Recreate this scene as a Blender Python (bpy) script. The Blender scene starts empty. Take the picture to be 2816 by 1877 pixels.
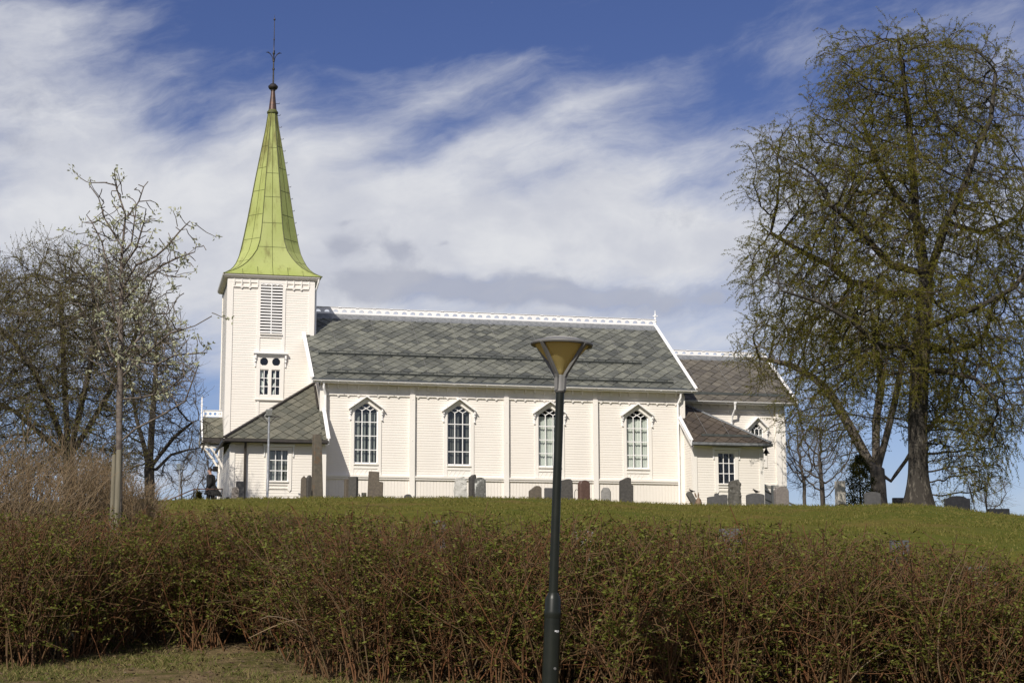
import bpy, bmesh, math, random
import numpy as np
from mathutils import Vector, Matrix, Quaternion

# ------------------------------------------------------------------ camera
SC = bpy.context.scene
COL = SC.collection
PITCH, ROLL, FPX = math.radians(9.403), math.radians(0.143), 4708.0   # photograph is 2816 x 1877
_r = np.array([1.0, 0, 0]); _w = np.array([0, math.cos(PITCH), math.sin(PITCH)]); _u = np.array([0, -math.sin(PITCH), math.cos(PITCH)])
CR = _r * math.cos(ROLL) - _u * math.sin(ROLL)
CU = _u * math.cos(ROLL) + _r * math.sin(ROLL)
cam_d = bpy.data.cameras.new('camera'); cam = bpy.data.objects.new('camera', cam_d); COL.objects.link(cam)
cam_d.sensor_width = 36.0; cam_d.lens = 36.0 * FPX / 2816.0
cam_d.clip_start = 0.1; cam_d.clip_end = 20000
cam.matrix_world = Matrix(((CR[0], CU[0], -_w[0], 0), (CR[1], CU[1], -_w[1], 0), (CR[2], CU[2], -_w[2], 0), (0, 0, 0, 1)))
SC.camera = cam

def at(px, py, Y):
    """point at depth Y (metres in front of the camera) seen at source pixel px,py"""
    r = _w + CR * (px - 1408.0) / FPX - CU * (py - 938.5) / FPX
    return r * (Y / r[1])

def azel(px, py):
    r = at(px, py, 1.0)
    return math.atan2(r[0], r[1]), r[2] / math.hypot(r[0], r[1])

# ------------------------------------------------------------------ node helpers
class E:
    """tiny expression builder for math nodes"""
    nt = None
    def __init__(s, sock): s.s = sock
    @staticmethod
    def m(op, a, b=None, c=None):
        n = E.nt.nodes.new('ShaderNodeMath'); n.operation = op
        for i, v in enumerate((a, b, c)):
            if v is None: continue
            if isinstance(v, E): E.nt.links.new(v.s, n.inputs[i])
            else: n.inputs[i].default_value = float(v)
        return E(n.outputs[0])
    def __add__(s, o): return E.m('ADD', s, o)
    __radd__ = __add__
    def __sub__(s, o): return E.m('SUBTRACT', s, o)
    def __rsub__(s, o): return E.m('SUBTRACT', o, s)
    def __mul__(s, o): return E.m('MULTIPLY', s, o)
    __rmul__ = __mul__
    def __truediv__(s, o): return E.m('DIVIDE', s, o)
    def exp(s): return E.m('EXPONENT', s)
    def sstep(s, lo, hi):
        n = E.nt.nodes.new('ShaderNodeMapRange'); n.interpolation_type = 'SMOOTHSTEP'
        E.nt.links.new(s.s, n.inputs[0]); n.inputs[1].default_value = lo; n.inputs[2].default_value = hi
        return E(n.outputs[0])

def comb(x, y, z=0.0):
    n = E.nt.nodes.new('ShaderNodeCombineXYZ')
    for i, v in enumerate((x, y, z)):
        if isinstance(v, E): E.nt.links.new(v.s, n.inputs[i])
        else: n.inputs[i].default_value = v
    return n.outputs[0]

def noise(vec, scale, detail=4.0, rough=0.55, dist=0.0):
    n = E.nt.nodes.new('ShaderNodeTexNoise')
    n.inputs['Scale'].default_value = scale; n.inputs['Detail'].default_value = detail
    n.inputs['Roughness'].default_value = rough; n.inputs['Distortion'].default_value = dist
    if vec is not None: E.nt.links.new(vec, n.inputs['Vector'])
    return E(n.outputs[0])

def mixc(f, a, b, blend='MIX'):
    n = E.nt.nodes.new('ShaderNodeMix'); n.data_type = 'RGBA'; n.blend_type = blend
    for i, v in ((0, f), (6, a), (7, b)):
        if isinstance(v, E): E.nt.links.new(v.s, n.inputs[i])
        elif hasattr(v, 'is_output'): E.nt.links.new(v, n.inputs[i])
        elif i == 0: n.inputs[0].default_value = v
        else: n.inputs[i].default_value = (*v, 1.0)
    return n.outputs[2]

# ------------------------------------------------------------------ world: sky and clouds
SUN_EL, SUN_LEFT = math.radians(40.0), math.radians(21.5)
SUNV = Vector((-math.sin(SUN_LEFT) * math.cos(SUN_EL), -math.cos(SUN_LEFT) * math.cos(SUN_EL), math.sin(SUN_EL)))
world = bpy.data.worlds.new('World'); SC.world = world; world.use_nodes = True
nt = world.node_tree; E.nt = nt
bg = nt.nodes['Background']; bg.inputs[1].default_value = 0.1
sky = nt.nodes.new('ShaderNodeTexSky'); sky.sky_type = 'NISHITA'; sky.sun_disc = False
sky.sun_elevation = SUN_EL; sky.sun_rotation = math.atan2(SUNV.x, SUNV.y)
sky.air_density = 1.0; sky.dust_density = 0.6; sky.ozone_density = 2.5
tc = nt.nodes.new('ShaderNodeTexCoord'); sx = nt.nodes.new('ShaderNodeSeparateXYZ'); nt.links.new(tc.outputs['Generated'], sx.inputs[0])
X, Y_, Z = E(sx.outputs[0]), E(sx.outputs[1]), E(sx.outputs[2])
az = E.m('ARCTAN2', X, Y_); el = Z / E.m('SQRT', X * X + Y_ * Y_ + 1e-4)
wv = comb(az * 7.0, el * 9.0, 0.3)
w1 = noise(wv, 1.0, 4, 0.6) - 0.5; w2 = noise(comb(az * 7.0, el * 9.0, 7.7), 1.0, 4, 0.6) - 0.5
A = az + w1 * 0.055; B = el + w2 * 0.045

def blob(px, py, rx, ry, w, rot=0.0):
    """soft patch of cloud, centre and radii measured on the photograph (pixels of a 2352 wide copy)"""
    a0, e0 = azel(px / 0.8352, py / 0.8352); k = 1.0 / 3932.0
    c, s = math.cos(math.radians(rot)), math.sin(math.radians(rot))
    da, de = A - a0, B - e0
    p = (da * c + de * s) / (rx * k); q = (de * c - da * s) / (ry * k)
    return ((p * p + q * q) * -1.0).exp() * w

def total(lst):
    t = lst[0]
    for b in lst[1:]: t = t + b
    return t
dens = total([blob(100, 260, 330, 260, .80), blob(0, 60, 190, 110, .6), blob(330, 480, 380, 170, .7), blob(640, 420, 190, 230, .62, 20),
              blob(1020, 540, 520, 150, .95, 6), blob(1800, 430, 600, 150, .26), blob(1250, 330, 430, 95, .46, 14), blob(1000, 240, 300, 60, .34, 25), blob(1330, 250, 330, 34, .42, 24), blob(860, 330, 240, 40, .35, 32), blob(1540, 555, 200, 60, .95),
              blob(1450, 420, 330, 60, .4, 22), blob(1900, 600, 700, 220, .42), blob(2180, 40, 420, 90, .55), blob(1830, 110, 120, 60, .22), blob(1420, 20, 170, 45, .28), blob(2330, 200, 130, 160, .42),
              blob(300, 700, 700, 220, .62), blob(1200, 760, 900, 170, .6), blob(320, 1110, 350, 60, .7), blob(2200, 1115, 500, 35, .25), blob(220, 30, 260, 40, .4),
              blob(470, 290, 95, 110, -.42, 30), blob(1180, 60, 760, 90, -.25), blob(990, 170, 200, 60, .34, 15), blob(440, 1000, 160, 170, -.32), blob(440, 760, 90, 40, -.3), blob(2050, 1000, 560, 140, -.2)])
st = noise(comb(A * 9.0 + B * 3.5, B * 26.0 - A * 8.0, 1.3), 1.0, 8, 0.62)
st2 = noise(comb(A * 24.0 + B * 9.0, B * 80.0 - A * 26.0, 4.3), 1.0, 6, 0.65)
fl = noise(comb(A * 11.0, B * 15.0, 5.0), 1.0, 6, 0.6)
behind = (az * az).sstep(0.16, 0.9) * 0.55
cover = (dens + 0.19 - el.sstep(0.26, 0.36) * 0.16 + behind + (st - 0.5) * 1.35 + (st2 - 0.5) * 0.55 + (fl - 0.5) * 0.6).sstep(0.08, 1.42)
grey = total([blob(1250, 680, 420, 38, 1.3), blob(900, 655, 150, 36, 1.1), blob(780, 575, 34, 24, 1.1), blob(910, 588, 48, 24, 1.15), blob(1012, 582, 16, 12, .9), blob(780, 517, 22, 12, .7),
              blob(20, 335, 120, 34, .9), blob(1600, 690, 260, 40, .7), blob(1680, 800, 260, 30, .6), blob(1640, 500, 130, 60, .5), blob(1000, 700, 330, 30, .5), blob(60, 200, 170, 120, .55), blob(950, 600, 700, 140, .18)])
greym = (grey * 0.86 + (fl - 0.5) * 1.9 + (noise(comb(A * 40.0, B * 60.0, 2.0), 1.0, 6, 0.65) - 0.5) * 1.3).sstep(0.3, 1.15)
lum = noise(comb(A * 16.0, B * 26.0, 9.0), 1.0, 5, 0.55)
white = mixc(lum.sstep(0.3, 0.75), (5.8, 6.0, 6.7), (7.5, 7.6, 7.9))
cloud = mixc(greym * 0.64, white, (3.5, 3.75, 4.7))
blue = mixc(1.0, sky.outputs[0], mixc(el.sstep(0.06, 0.34), (0.74, 0.73, 0.92), (0.47, 0.48, 0.72)), 'MULTIPLY')
nt.links.new(mixc(E.m('MAXIMUM', cover, greym * 0.9), blue, cloud), bg.inputs[0])

# ------------------------------------------------------------------ sun
sd = bpy.data.lights.new('sun', 'SUN'); sd.energy = 4.9; sd.angle = math.radians(0.53); sd.color = (1.0, 0.932, 0.83)
sun = bpy.data.objects.new('sun', sd); COL.objects.link(sun)
sun.rotation_euler = (-SUNV).to_track_quat('-Z', 'Y').to_euler()
vs = SC.view_settings; vs.view_transform = 'Standard'; vs.look = 'None'; vs.exposure = 0.0; vs.gamma = 1.0; vs.use_curve_mapping = False
SC.cycles.max_bounces = 6; SC.cycles.transparent_max_bounces = 12

# ------------------------------------------------------------------ materials
MATS = {}
def new_mat(name):
    m = bpy.data.materials.new(name); m.use_nodes = True; E.nt = m.node_tree; MATS[name] = m
    return m, m.node_tree, m.node_tree.nodes['Principled BSDF']

def coord(kind='Object'):
    n = E.nt.nodes.new('ShaderNodeTexCoord'); return n.outputs[kind]

def geo(out):
    n = E.nt.nodes.new('ShaderNodeNewGeometry'); return n.outputs[out]

def scaled(vec, s):
    n = E.nt.nodes.new('ShaderNodeVectorMath'); n.operation = 'MULTIPLY'; E.nt.links.new(vec, n.inputs[0]); n.inputs[1].default_value = s
    return n.outputs[0]

def bump(p, h, strength, dist=0.02):
    b = E.nt.nodes.new('ShaderNodeBump'); b.inputs['Strength'].default_value = strength; b.inputs['Distance'].default_value = dist
    E.nt.links.new(h.s, b.inputs['Height']); E.nt.links.new(b.outputs[0], p.inputs['Normal'])

def setc(p, c): E.nt.links.new(c, p.inputs['Base Color'])

def simple(name, a, b=None, rough=0.6, scale=(6, 6, 6), metal=0.0, bmp=0.0, bdist=0.02, lo=0.3, hi=0.7, spec=0.5, detail=6):
    m, t, p = new_mat(name)
    p.inputs['Roughness'].default_value = rough; p.inputs['Metallic'].default_value = metal
    p.inputs['Specular IOR Level'].default_value = spec
    n = noise(scaled(coord(), scale), 1.0, detail, 0.6)
    setc(p, mixc(n.sstep(lo, hi), a, b if b else a))
    if bmp: bump(p, n, bmp, bdist)
    return m

def paint(name, c):
    m, t, p = new_mat(name); p.inputs['Roughness'].default_value = 0.5
    o = coord()
    n1 = noise(scaled(o, (0.7, 0.7, 0.25)), 1.0, 5, 0.6); n2 = noise(scaled(o, (9, 9, 1.2)), 1.0, 4, 0.6); n3 = noise(scaled(o, (1.5, 1.5, 30)), 1.0, 2, 0.5)
    c2 = tuple(v * 0.88 for v in c)
    k1 = mixc(n1.sstep(0.35, 0.75), c, tuple(v * 0.94 for v in c))
    k2 = mixc(n2.sstep(0.6, 0.85) * 0.6, k1, (c2[0], c2[1] * 0.98, c2[2] * 0.94))
    setc(p, mixc(n3.sstep(0.45, 0.8) * 0.35, k2, c2))
    return m
paint('white_paint', (0.80, 0.755, 0.69)); paint('trim_paint', (0.82, 0.785, 0.73)); paint('bright_paint', (0.86, 0.85, 0.84)); paint('shaded_cornice_paint', (0.60, 0.57, 0.52))

def slate(name, tones, lich=0.5):
    m, t, p = new_mat(name); p.inputs['Roughness'].default_value = 0.55
    o = coord()
    rnd = E(geo('Random Per Island'))
    ramp = t.nodes.new('ShaderNodeValToRGB'); ramp.color_ramp.interpolation = 'LINEAR'
    els = ramp.color_ramp.elements
    for i, c in enumerate(tones):
        e = els[i] if i < 2 else els.new(0)
        e.position = i / (len(tones) - 1); e.color = (*c, 1)
    t.links.new(rnd.s, ramp.inputs[0])
    n = noise(scaled(o, (5, 5, 5)), 1.0, 6, 0.65); n2 = noise(scaled(o, (14, 14, 14)), 1.0, 3, 0.5); n3 = noise(scaled(o, (0.35, 0.35, 0.35)), 1.0, 3, 0.5)
    c = mixc(n.sstep(0.3, 0.8) * 0.5, ramp.outputs[0], tuple(v * 0.62 for v in tones[0]))
    c = mixc((n2.sstep(0.71, 0.76)) * n3.sstep(0.5, 0.62) * lich, c, (0.55, 0.55, 0.5))
    setc(p, c); bump(p, n, 0.35, 0.02)
    return m
slate('nave_slate', [(0.079, 0.083, 0.075), (0.109, 0.113, 0.101), (0.126, 0.129, 0.109), (0.15, 0.151, 0.126), (0.211, 0.214, 0.176)], .6)
slate('chancel_slate', [(0.087, 0.078, 0.066), (0.115, 0.104, 0.085), (0.138, 0.124, 0.1), (0.125, 0.119, 0.106), (0.171, 0.153, 0.122)], .3)
slate('vestry_slate', [(0.057, 0.046, 0.036), (0.076, 0.06, 0.045), (0.09, 0.07, 0.053), (0.103, 0.082, 0.061)], .2)
slate('porch_slate', [(0.098, 0.099, 0.078), (0.132, 0.129, 0.099), (0.155, 0.149, 0.112), (0.115, 0.119, 0.106), (0.178, 0.169, 0.129)], 1.0)
simple('roof_dark', (.022, .022, .022), (.04, .038, .036), 0.7)
simple('lead', (.16, .17, .18), (.27, .28, .29), 0.45, metal=.3)
simple('dark_trim', (.030, .026, .023), (.05, .042, .036), 0.5)
simple('galvanised', (.38, .39, .40), (.55, .56, .57), 0.35, metal=.7, scale=(12, 12, 12))
simple('guard_metal', (.085, .095, .093), (.13, .14, .135), 0.4, metal=.4)
simple('wire_metal', (.30, .30, .29), (.38, .37, .35), 0.4, metal=.5)
simple('black_metal', (.010, .010, .010), (.022, .02, .019), 0.45)
simple('rail_brown', (.10, .045, .03), (.07, .035, .025), 0.55)
simple('unlit_inside', (.012, .012, .013), (.02, .02, .02), 0.9)  # near-black colour standing for unlit space behind windows and louvre
simple('iron', (.02, .018, .018), (.05, .043, .04), 0.5, metal=.3)
simple('bare_copper', (.12, .065, .045), (.055, .04, .036), 0.45, metal=.35, scale=(3, 3, 9))

def verdigris():
    m, t, p = new_mat('verdigris'); p.inputs['Roughness'].default_value = 0.62
    o = coord()
    s1 = noise(scaled(o, (3.4, 3.4, 0.55)), 1.0, 6, 0.65); s2 = noise(scaled(o, (9, 9, 4)), 1.0, 4, 0.6); s3 = noise(scaled(o, (0.8, 0.8, 0.5)), 1.0, 3, 0.5)
    sp = t.nodes.new('ShaderNodeSeparateXYZ'); t.links.new(o, sp.inputs[0])
    up = E(sp.outputs[2]).sstep(19.0, 24.2)
    c = mixc(s3.sstep(.35, .7), (.305, .352, .098), (.355, .395, .135))
    c = mixc((s1 + up * 0.2).sstep(.50, .80) * 0.85, c, (.13, .115, .025))
    c = mixc(s2.sstep(.66, .78) * s3.sstep(.4, .6) * .7, c, (.11, .075, .025))
    setc(p, c); bump(p, s2, .1, .02)
verdigris(); simple('seam_copper', (.06, .066, .013), (.11, .12, .03), 0.6)

def glass():
    m, t, p = new_mat('window_glass')
    out = t.nodes['Material Output']; t.nodes.remove(p)
    g = t.nodes.new('ShaderNodeBsdfGlossy'); g.inputs['Roughness'].default_value = 0.02; g.inputs[0].default_value = (.9, .95, 1, 1)
    tr = t.nodes.new('ShaderNodeBsdfTransparent'); tr.inputs[0].default_value = (.88, .92, .9, 1)
    fr = t.nodes.new('ShaderNodeLayerWeight'); fr.inputs[0].default_value = .5
    n = noise(scaled(coord(), (3, 3, 3)), 1.0, 2, .5); b = t.nodes.new('ShaderNodeBump'); b.inputs['Strength'].default_value = .08; b.inputs['Distance'].default_value = .05
    t.links.new(n.s, b.inputs['Height']); t.links.new(b.outputs[0], g.inputs['Normal'])
    fc = E(fr.outputs[1]); f2 = fc * fc * fc * 0.7 + 0.055
    mx = t.nodes.new('ShaderNodeMixShader'); t.links.new(f2.s, mx.inputs[0]); t.links.new(tr.outputs[0], mx.inputs[1]); t.links.new(g.outputs[0], mx.inputs[2])
    t.links.new(mx.outputs[0], out.inputs[0])
glass()
simple('curtain_pale', (.66, .67, .63), (.76, .76, .72), 0.9, scale=(14, 14, .6))
simple('curtain_grey', (.30, .31, .30), (.42, .42, .40), 0.9, scale=(9, 9, .5))
simple('curtain_dark', (.085, .085, .085), (.13, .13, .125), 0.9, scale=(12, 12, .5))

def leafy(name, tones, rough=.5, trans=.35):
    m, t, p = new_mat(name); p.inputs['Roughness'].default_value = rough; p.inputs['Specular IOR Level'].default_value = .12
    rnd = E(geo('Random Per Island'))
    ramp = t.nodes.new('ShaderNodeValToRGB'); els = ramp.color_ramp.elements
    for i, c in enumerate(tones):
        e = els[i] if i < 2 else els.new(0)
        e.position = i / (len(tones) - 1); e.color = (*c, 1)
    t.links.new(rnd.s, ramp.inputs[0]); t.links.new(ramp.outputs[0], p.inputs['Base Color'])
    if trans:
        out = t.nodes['Material Output']; tl = t.nodes.new('ShaderNodeBsdfTranslucent'); t.links.new(ramp.outputs[0], tl.inputs[0])
        mx = t.nodes.new('ShaderNodeMixShader'); mx.inputs[0].default_value = trans
        t.links.new(p.outputs[0], mx.inputs[1]); t.links.new(tl.outputs[0], mx.inputs[2]); t.links.new(mx.outputs[0], out.inputs[0])
    return m
leafy('birch_leaf', [(.135, .14, .016), (.18, .18, .024), (.225, .225, .042), (.155, .14, .022)])
leafy('maple_leaf', [(.07, .075, .018), (.11, .115, .03), (.14, .13, .035)])
leafy('rowan_leaf', [(.40, .42, .24), (.28, .33, .14), (.48, .48, .34)])
leafy('catkin_leaf', [(.16, .16, .025), (.22, .21, .045), (.15, .13, .03)])
leafy('hedge_leaf', [(.08, .088, .012), (.105, .118, .018), (.135, .15, .025), (.17, .185, .038)])
leafy('hedge_stem', [(.14, .062, .028), (.13, .086, .046), (.095, .064, .035), (.16, .115, .068), (.08, .058, .032), (.112, .080, .043)], .6, 0)
leafy('pale_stem', [(.20, .155, .105), (.27, .215, .155), (.34, .28, .205), (.24, .165, .09)], .7, 0)
leafy('twig_bark', [(.105, .085, .06), (.145, .118, .085), (.18, .15, .115)], .7, 0)
leafy('birch_twig', [(.09, .058, .03), (.12, .08, .045), (.14, .10, .06)], .7, 0)
leafy('thuja_leaf', [(.018, .03, .008), (.035, .045, .010), (.09, .075, .012)], .6, .1)
leafy('golden_leaf', [(.12, .09, .015), (.10, .085, .02), (.07, .07, .015)], .6, .2)
leafy('grass_blade', [(.085, .10, .013), (.122, .126, .019), (.16, .14, .029), (.215, .18, .055)], .6, .3)
leafy('near_grass', [(.07, .105, .014), (.10, .14, .02), (.17, .14, .05), (.13, .15, .027), (.26, .20, .09)], .6, .3)
leafy('litter', [(.12, .08, .05), (.20, .15, .10), (.30, .25, .19), (.07, .05, .035)], .8, 0)
simple('birch_bark', (.028, .023, .017), (.17, .15, .12), 0.85, scale=(6, 6, 2.6), bmp=1.0, bdist=.09, lo=.50, hi=.74, detail=9)
simple('maple_bark', (.075, .062, .05), (.14, .12, .10), 0.85, scale=(8, 8, 1.6), bmp=.6, bdist=.04)
simple('tree_bark', (.05, .042, .034), (.09, .075, .06), 0.85, scale=(8, 8, 2), bmp=.5, bdist=.03)
simple('rowan_bark', (.06, .045, .035), (.17, .14, .115), 0.8, scale=(9, 9, 16), bmp=.3)
simple('stake_wood', (.12, .105, .07), (.18, .16, .115), 0.8, scale=(20, 20, 2), bmp=.3)

def stone(name, a, b, c=None, rough=.8, sc=10, bm=.5, patch=.62):
    m, t, p = new_mat(name); p.inputs['Roughness'].default_value = rough
    o = coord('Object')
    n = noise(scaled(o, (sc, sc, sc)), 1.0, 8, .65); n2 = noise(scaled(o, (4, 4, 3)), 1.0, 5, .6)
    k = mixc(n.sstep(.3, .72), a, b)
    if c: k = mixc(n2.sstep(patch, patch + .1), k, c)
    setc(p, k); bump(p, n, bm, .03)
stone('stone_brown', (.085, .070, .055), (.14, .115, .085), (.06, .05, .042))
stone('stone_rust', (.088, .077, .06), (.14, .12, .09), (.135, .09, .055), patch=.55)
stone('stone_dark', (.045, .042, .038), (.085, .078, .070), (.22, .21, .19), patch=.68)
stone('stone_black', (.012, .012, .013), (.028, .027, .028), None, .35, bm=.1)
stone('stone_slate', (.060, .060, .062), (.09, .088, .088), None, .6, bm=.2)
stone('stone_grey', (.17, .165, .155), (.26, .25, .235), (.11, .105, .10))
stone('stone_pale', (.42, .41, .38), (.56, .55, .51), (.33, .32, .29), patch=.66)
stone('stone_red', (.095, .055, .042), (.14, .085, .065), (.19, .14, .12), .45, bm=.15, patch=.66)
stone('stone_pink', (.16, .14, .13), (.22, .195, .175), (.10, .085, .07))
stone('stone_mottled', (.06, .06, .055), (.13, .13, .12), (.50, .50, .47), patch=.53)
stone('stone_lichen', (.07, .067, .058), (.12, .112, .095), (.27, .27, .24), patch=.60)
stone('granite_pillar', (.33, .31, .27), (.46, .44, .40), (.22, .20, .17))
simple('lamp_green', (.008, .010, .007), (.013, .015, .010), 0.38, spec=.3)
simple('lamp_grey', (.13, .13, .125), (.165, .163, .158), 0.55, spec=.3)
simple('cloth_black', (.008, .008, .009), (.016, .016, .017), 0.85)
simple('skin', (.50, .30, .23), (.55, .34, .27), 0.5)
simple('hair', (.025, .014, .009), (.05, .028, .017), 0.6)
simple('label_white', (.55, .56, .56), (.68, .68, .68), 0.4)
simple('feather', (.015, .013, .013), (.035, .03, .028), 0.6)
simple('feather_brown', (.10, .06, .035), (.24, .16, .10), 0.7, scale=(30, 30, 30))

def lampglass():
    m, t, p = new_mat('lamp_shade_plastic')
    setc(p, mixc(noise(scaled(coord(), (2, 2, 2)), 1.0, 3, .5), (.60, .50, .21), (.66, .55, .25)))
    p.inputs['Roughness'].default_value = .35
    out = t.nodes['Material Output']; tl = t.nodes.new('ShaderNodeBsdfTranslucent'); tl.inputs[0].default_value = (.72, .60, .26, 1)
    mx = t.nodes.new('ShaderNodeMixShader'); mx.inputs[0].default_value = .45
    t.links.new(p.outputs[0], mx.inputs[1]); t.links.new(tl.outputs[0], mx.inputs[2]); t.links.new(mx.outputs[0], out.inputs[0])
lampglass()
def dome():  # material of the see-through lamp top added for light
    m, t, p = new_mat('sun_inlet_plastic'); p.inputs['Base Color'].default_value = (.7, .7, .68, 1); p.inputs['Roughness'].default_value = .4
    out = t.nodes['Material Output']; tl = t.nodes.new('ShaderNodeBsdfTranslucent'); tl.inputs[0].default_value = (.75, .72, .65, 1)
    mx = t.nodes.new('ShaderNodeMixShader'); mx.inputs[0].default_value = .5; t.links.new(p.outputs[0], mx.inputs[1]); t.links.new(tl.outputs[0], mx.inputs[2]); t.links.new(mx.outputs[0], out.inputs[0])
dome()

def ground_mat():
    m, t, p = new_mat('grass_ground'); p.inputs['Roughness'].default_value = .95; p.inputs['Specular IOR Level'].default_value = .1
    o = coord()
    a = noise(scaled(o, (.35, .35, .35)), 1.0, 5, .6); b = noise(scaled(o, (2.2, 2.2, 2.2)), 1.0, 6, .65); c = noise(scaled(o, (14, 14, 14)), 1.0, 4, .7)
    sp = t.nodes.new('ShaderNodeSeparateXYZ'); t.links.new(o, sp.inputs[0])
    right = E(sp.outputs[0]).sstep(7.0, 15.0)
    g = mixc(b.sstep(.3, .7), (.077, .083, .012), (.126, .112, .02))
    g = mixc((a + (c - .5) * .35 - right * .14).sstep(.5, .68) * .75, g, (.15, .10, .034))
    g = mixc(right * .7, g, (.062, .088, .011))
    g = mixc(noise(scaled(o, (.16, .2, .2)), 1.0, 4, .6).sstep(.45, .62) * .6, g, (.070, .088, .012))
    g = mixc(c.sstep(.55, .8) * .5, g, (.042, .040, .008))
    near = E(sp.outputs[1]).sstep(21.6, 20.2)
    dirt = mixc(b.sstep(.38, .62), (.07, .062, .022), (.16, .115, .062))
    dirt = mixc(c.sstep(.62, .7), dirt, (.30, .24, .16))
    g = mixc(E(sp.outputs[1]).sstep(24.0, 21.5) * (b + .25).sstep(.4, .75), g, dirt)
    setc(p, g); bump(p, c, .9, .06)
ground_mat()

# ------------------------------------------------------------------ mesh helpers
def finish(name, me, mats, parent=None, smooth=False, loc=None):
    for m in (mats if isinstance(mats, (list, tuple)) else [mats]): me.materials.append(MATS[m])
    if smooth: me.polygons.foreach_set('use_smooth', [True] * len(me.polygons))
    o = bpy.data.objects.new(name, me); COL.objects.link(o)
    if parent is not None: o.parent = parent
    if loc is not None: o.location = loc
    return o

def npmesh(name, parts, mats, parent=None, smooth=False):
    """parts: list of (V (n,3), F (m,k)[, material index])"""
    Vs, L, T, S, MI = [], [], [], [], []
    vo = lo = 0
    for prt in parts:
        V, F = prt[0], prt[1]; mi = prt[2] if len(prt) > 2 else 0
        if len(F) == 0: continue
        Vs.append(V); L.append((F + vo).ravel()); k = F.shape[1]
        S.append(lo + np.arange(len(F)) * k); T.append(np.full(len(F), k)); MI.append(np.full(len(F), mi))
        vo += len(V); lo += F.size
    V = np.concatenate(Vs); L = np.concatenate(L); S = np.concatenate(S); T = np.concatenate(T); MI = np.concatenate(MI)
    me = bpy.data.meshes.new(name)
    me.vertices.add(len(V)); me.vertices.foreach_set('co', V.astype(np.float32).ravel())
    me.loops.add(len(L)); me.loops.foreach_set('vertex_index', L.astype(np.int32))
    me.polygons.add(len(S)); me.polygons.foreach_set('loop_start', S.astype(np.int32)); me.polygons.foreach_set('loop_total', T.astype(np.int32))
    me.polygons.foreach_set('material_index', MI.astype(np.int32))
    if smooth: me.polygons.foreach_set('use_smooth', np.ones(len(S), bool))
    me.update(calc_edges=True); me.validate()
    for m in (mats if isinstance(mats, (list, tuple)) else [mats]): me.materials.append(MATS[m])
    o = bpy.data.objects.new(name, me); COL.objects.link(o)
    if parent is not None: o.parent = parent
    return o

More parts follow.
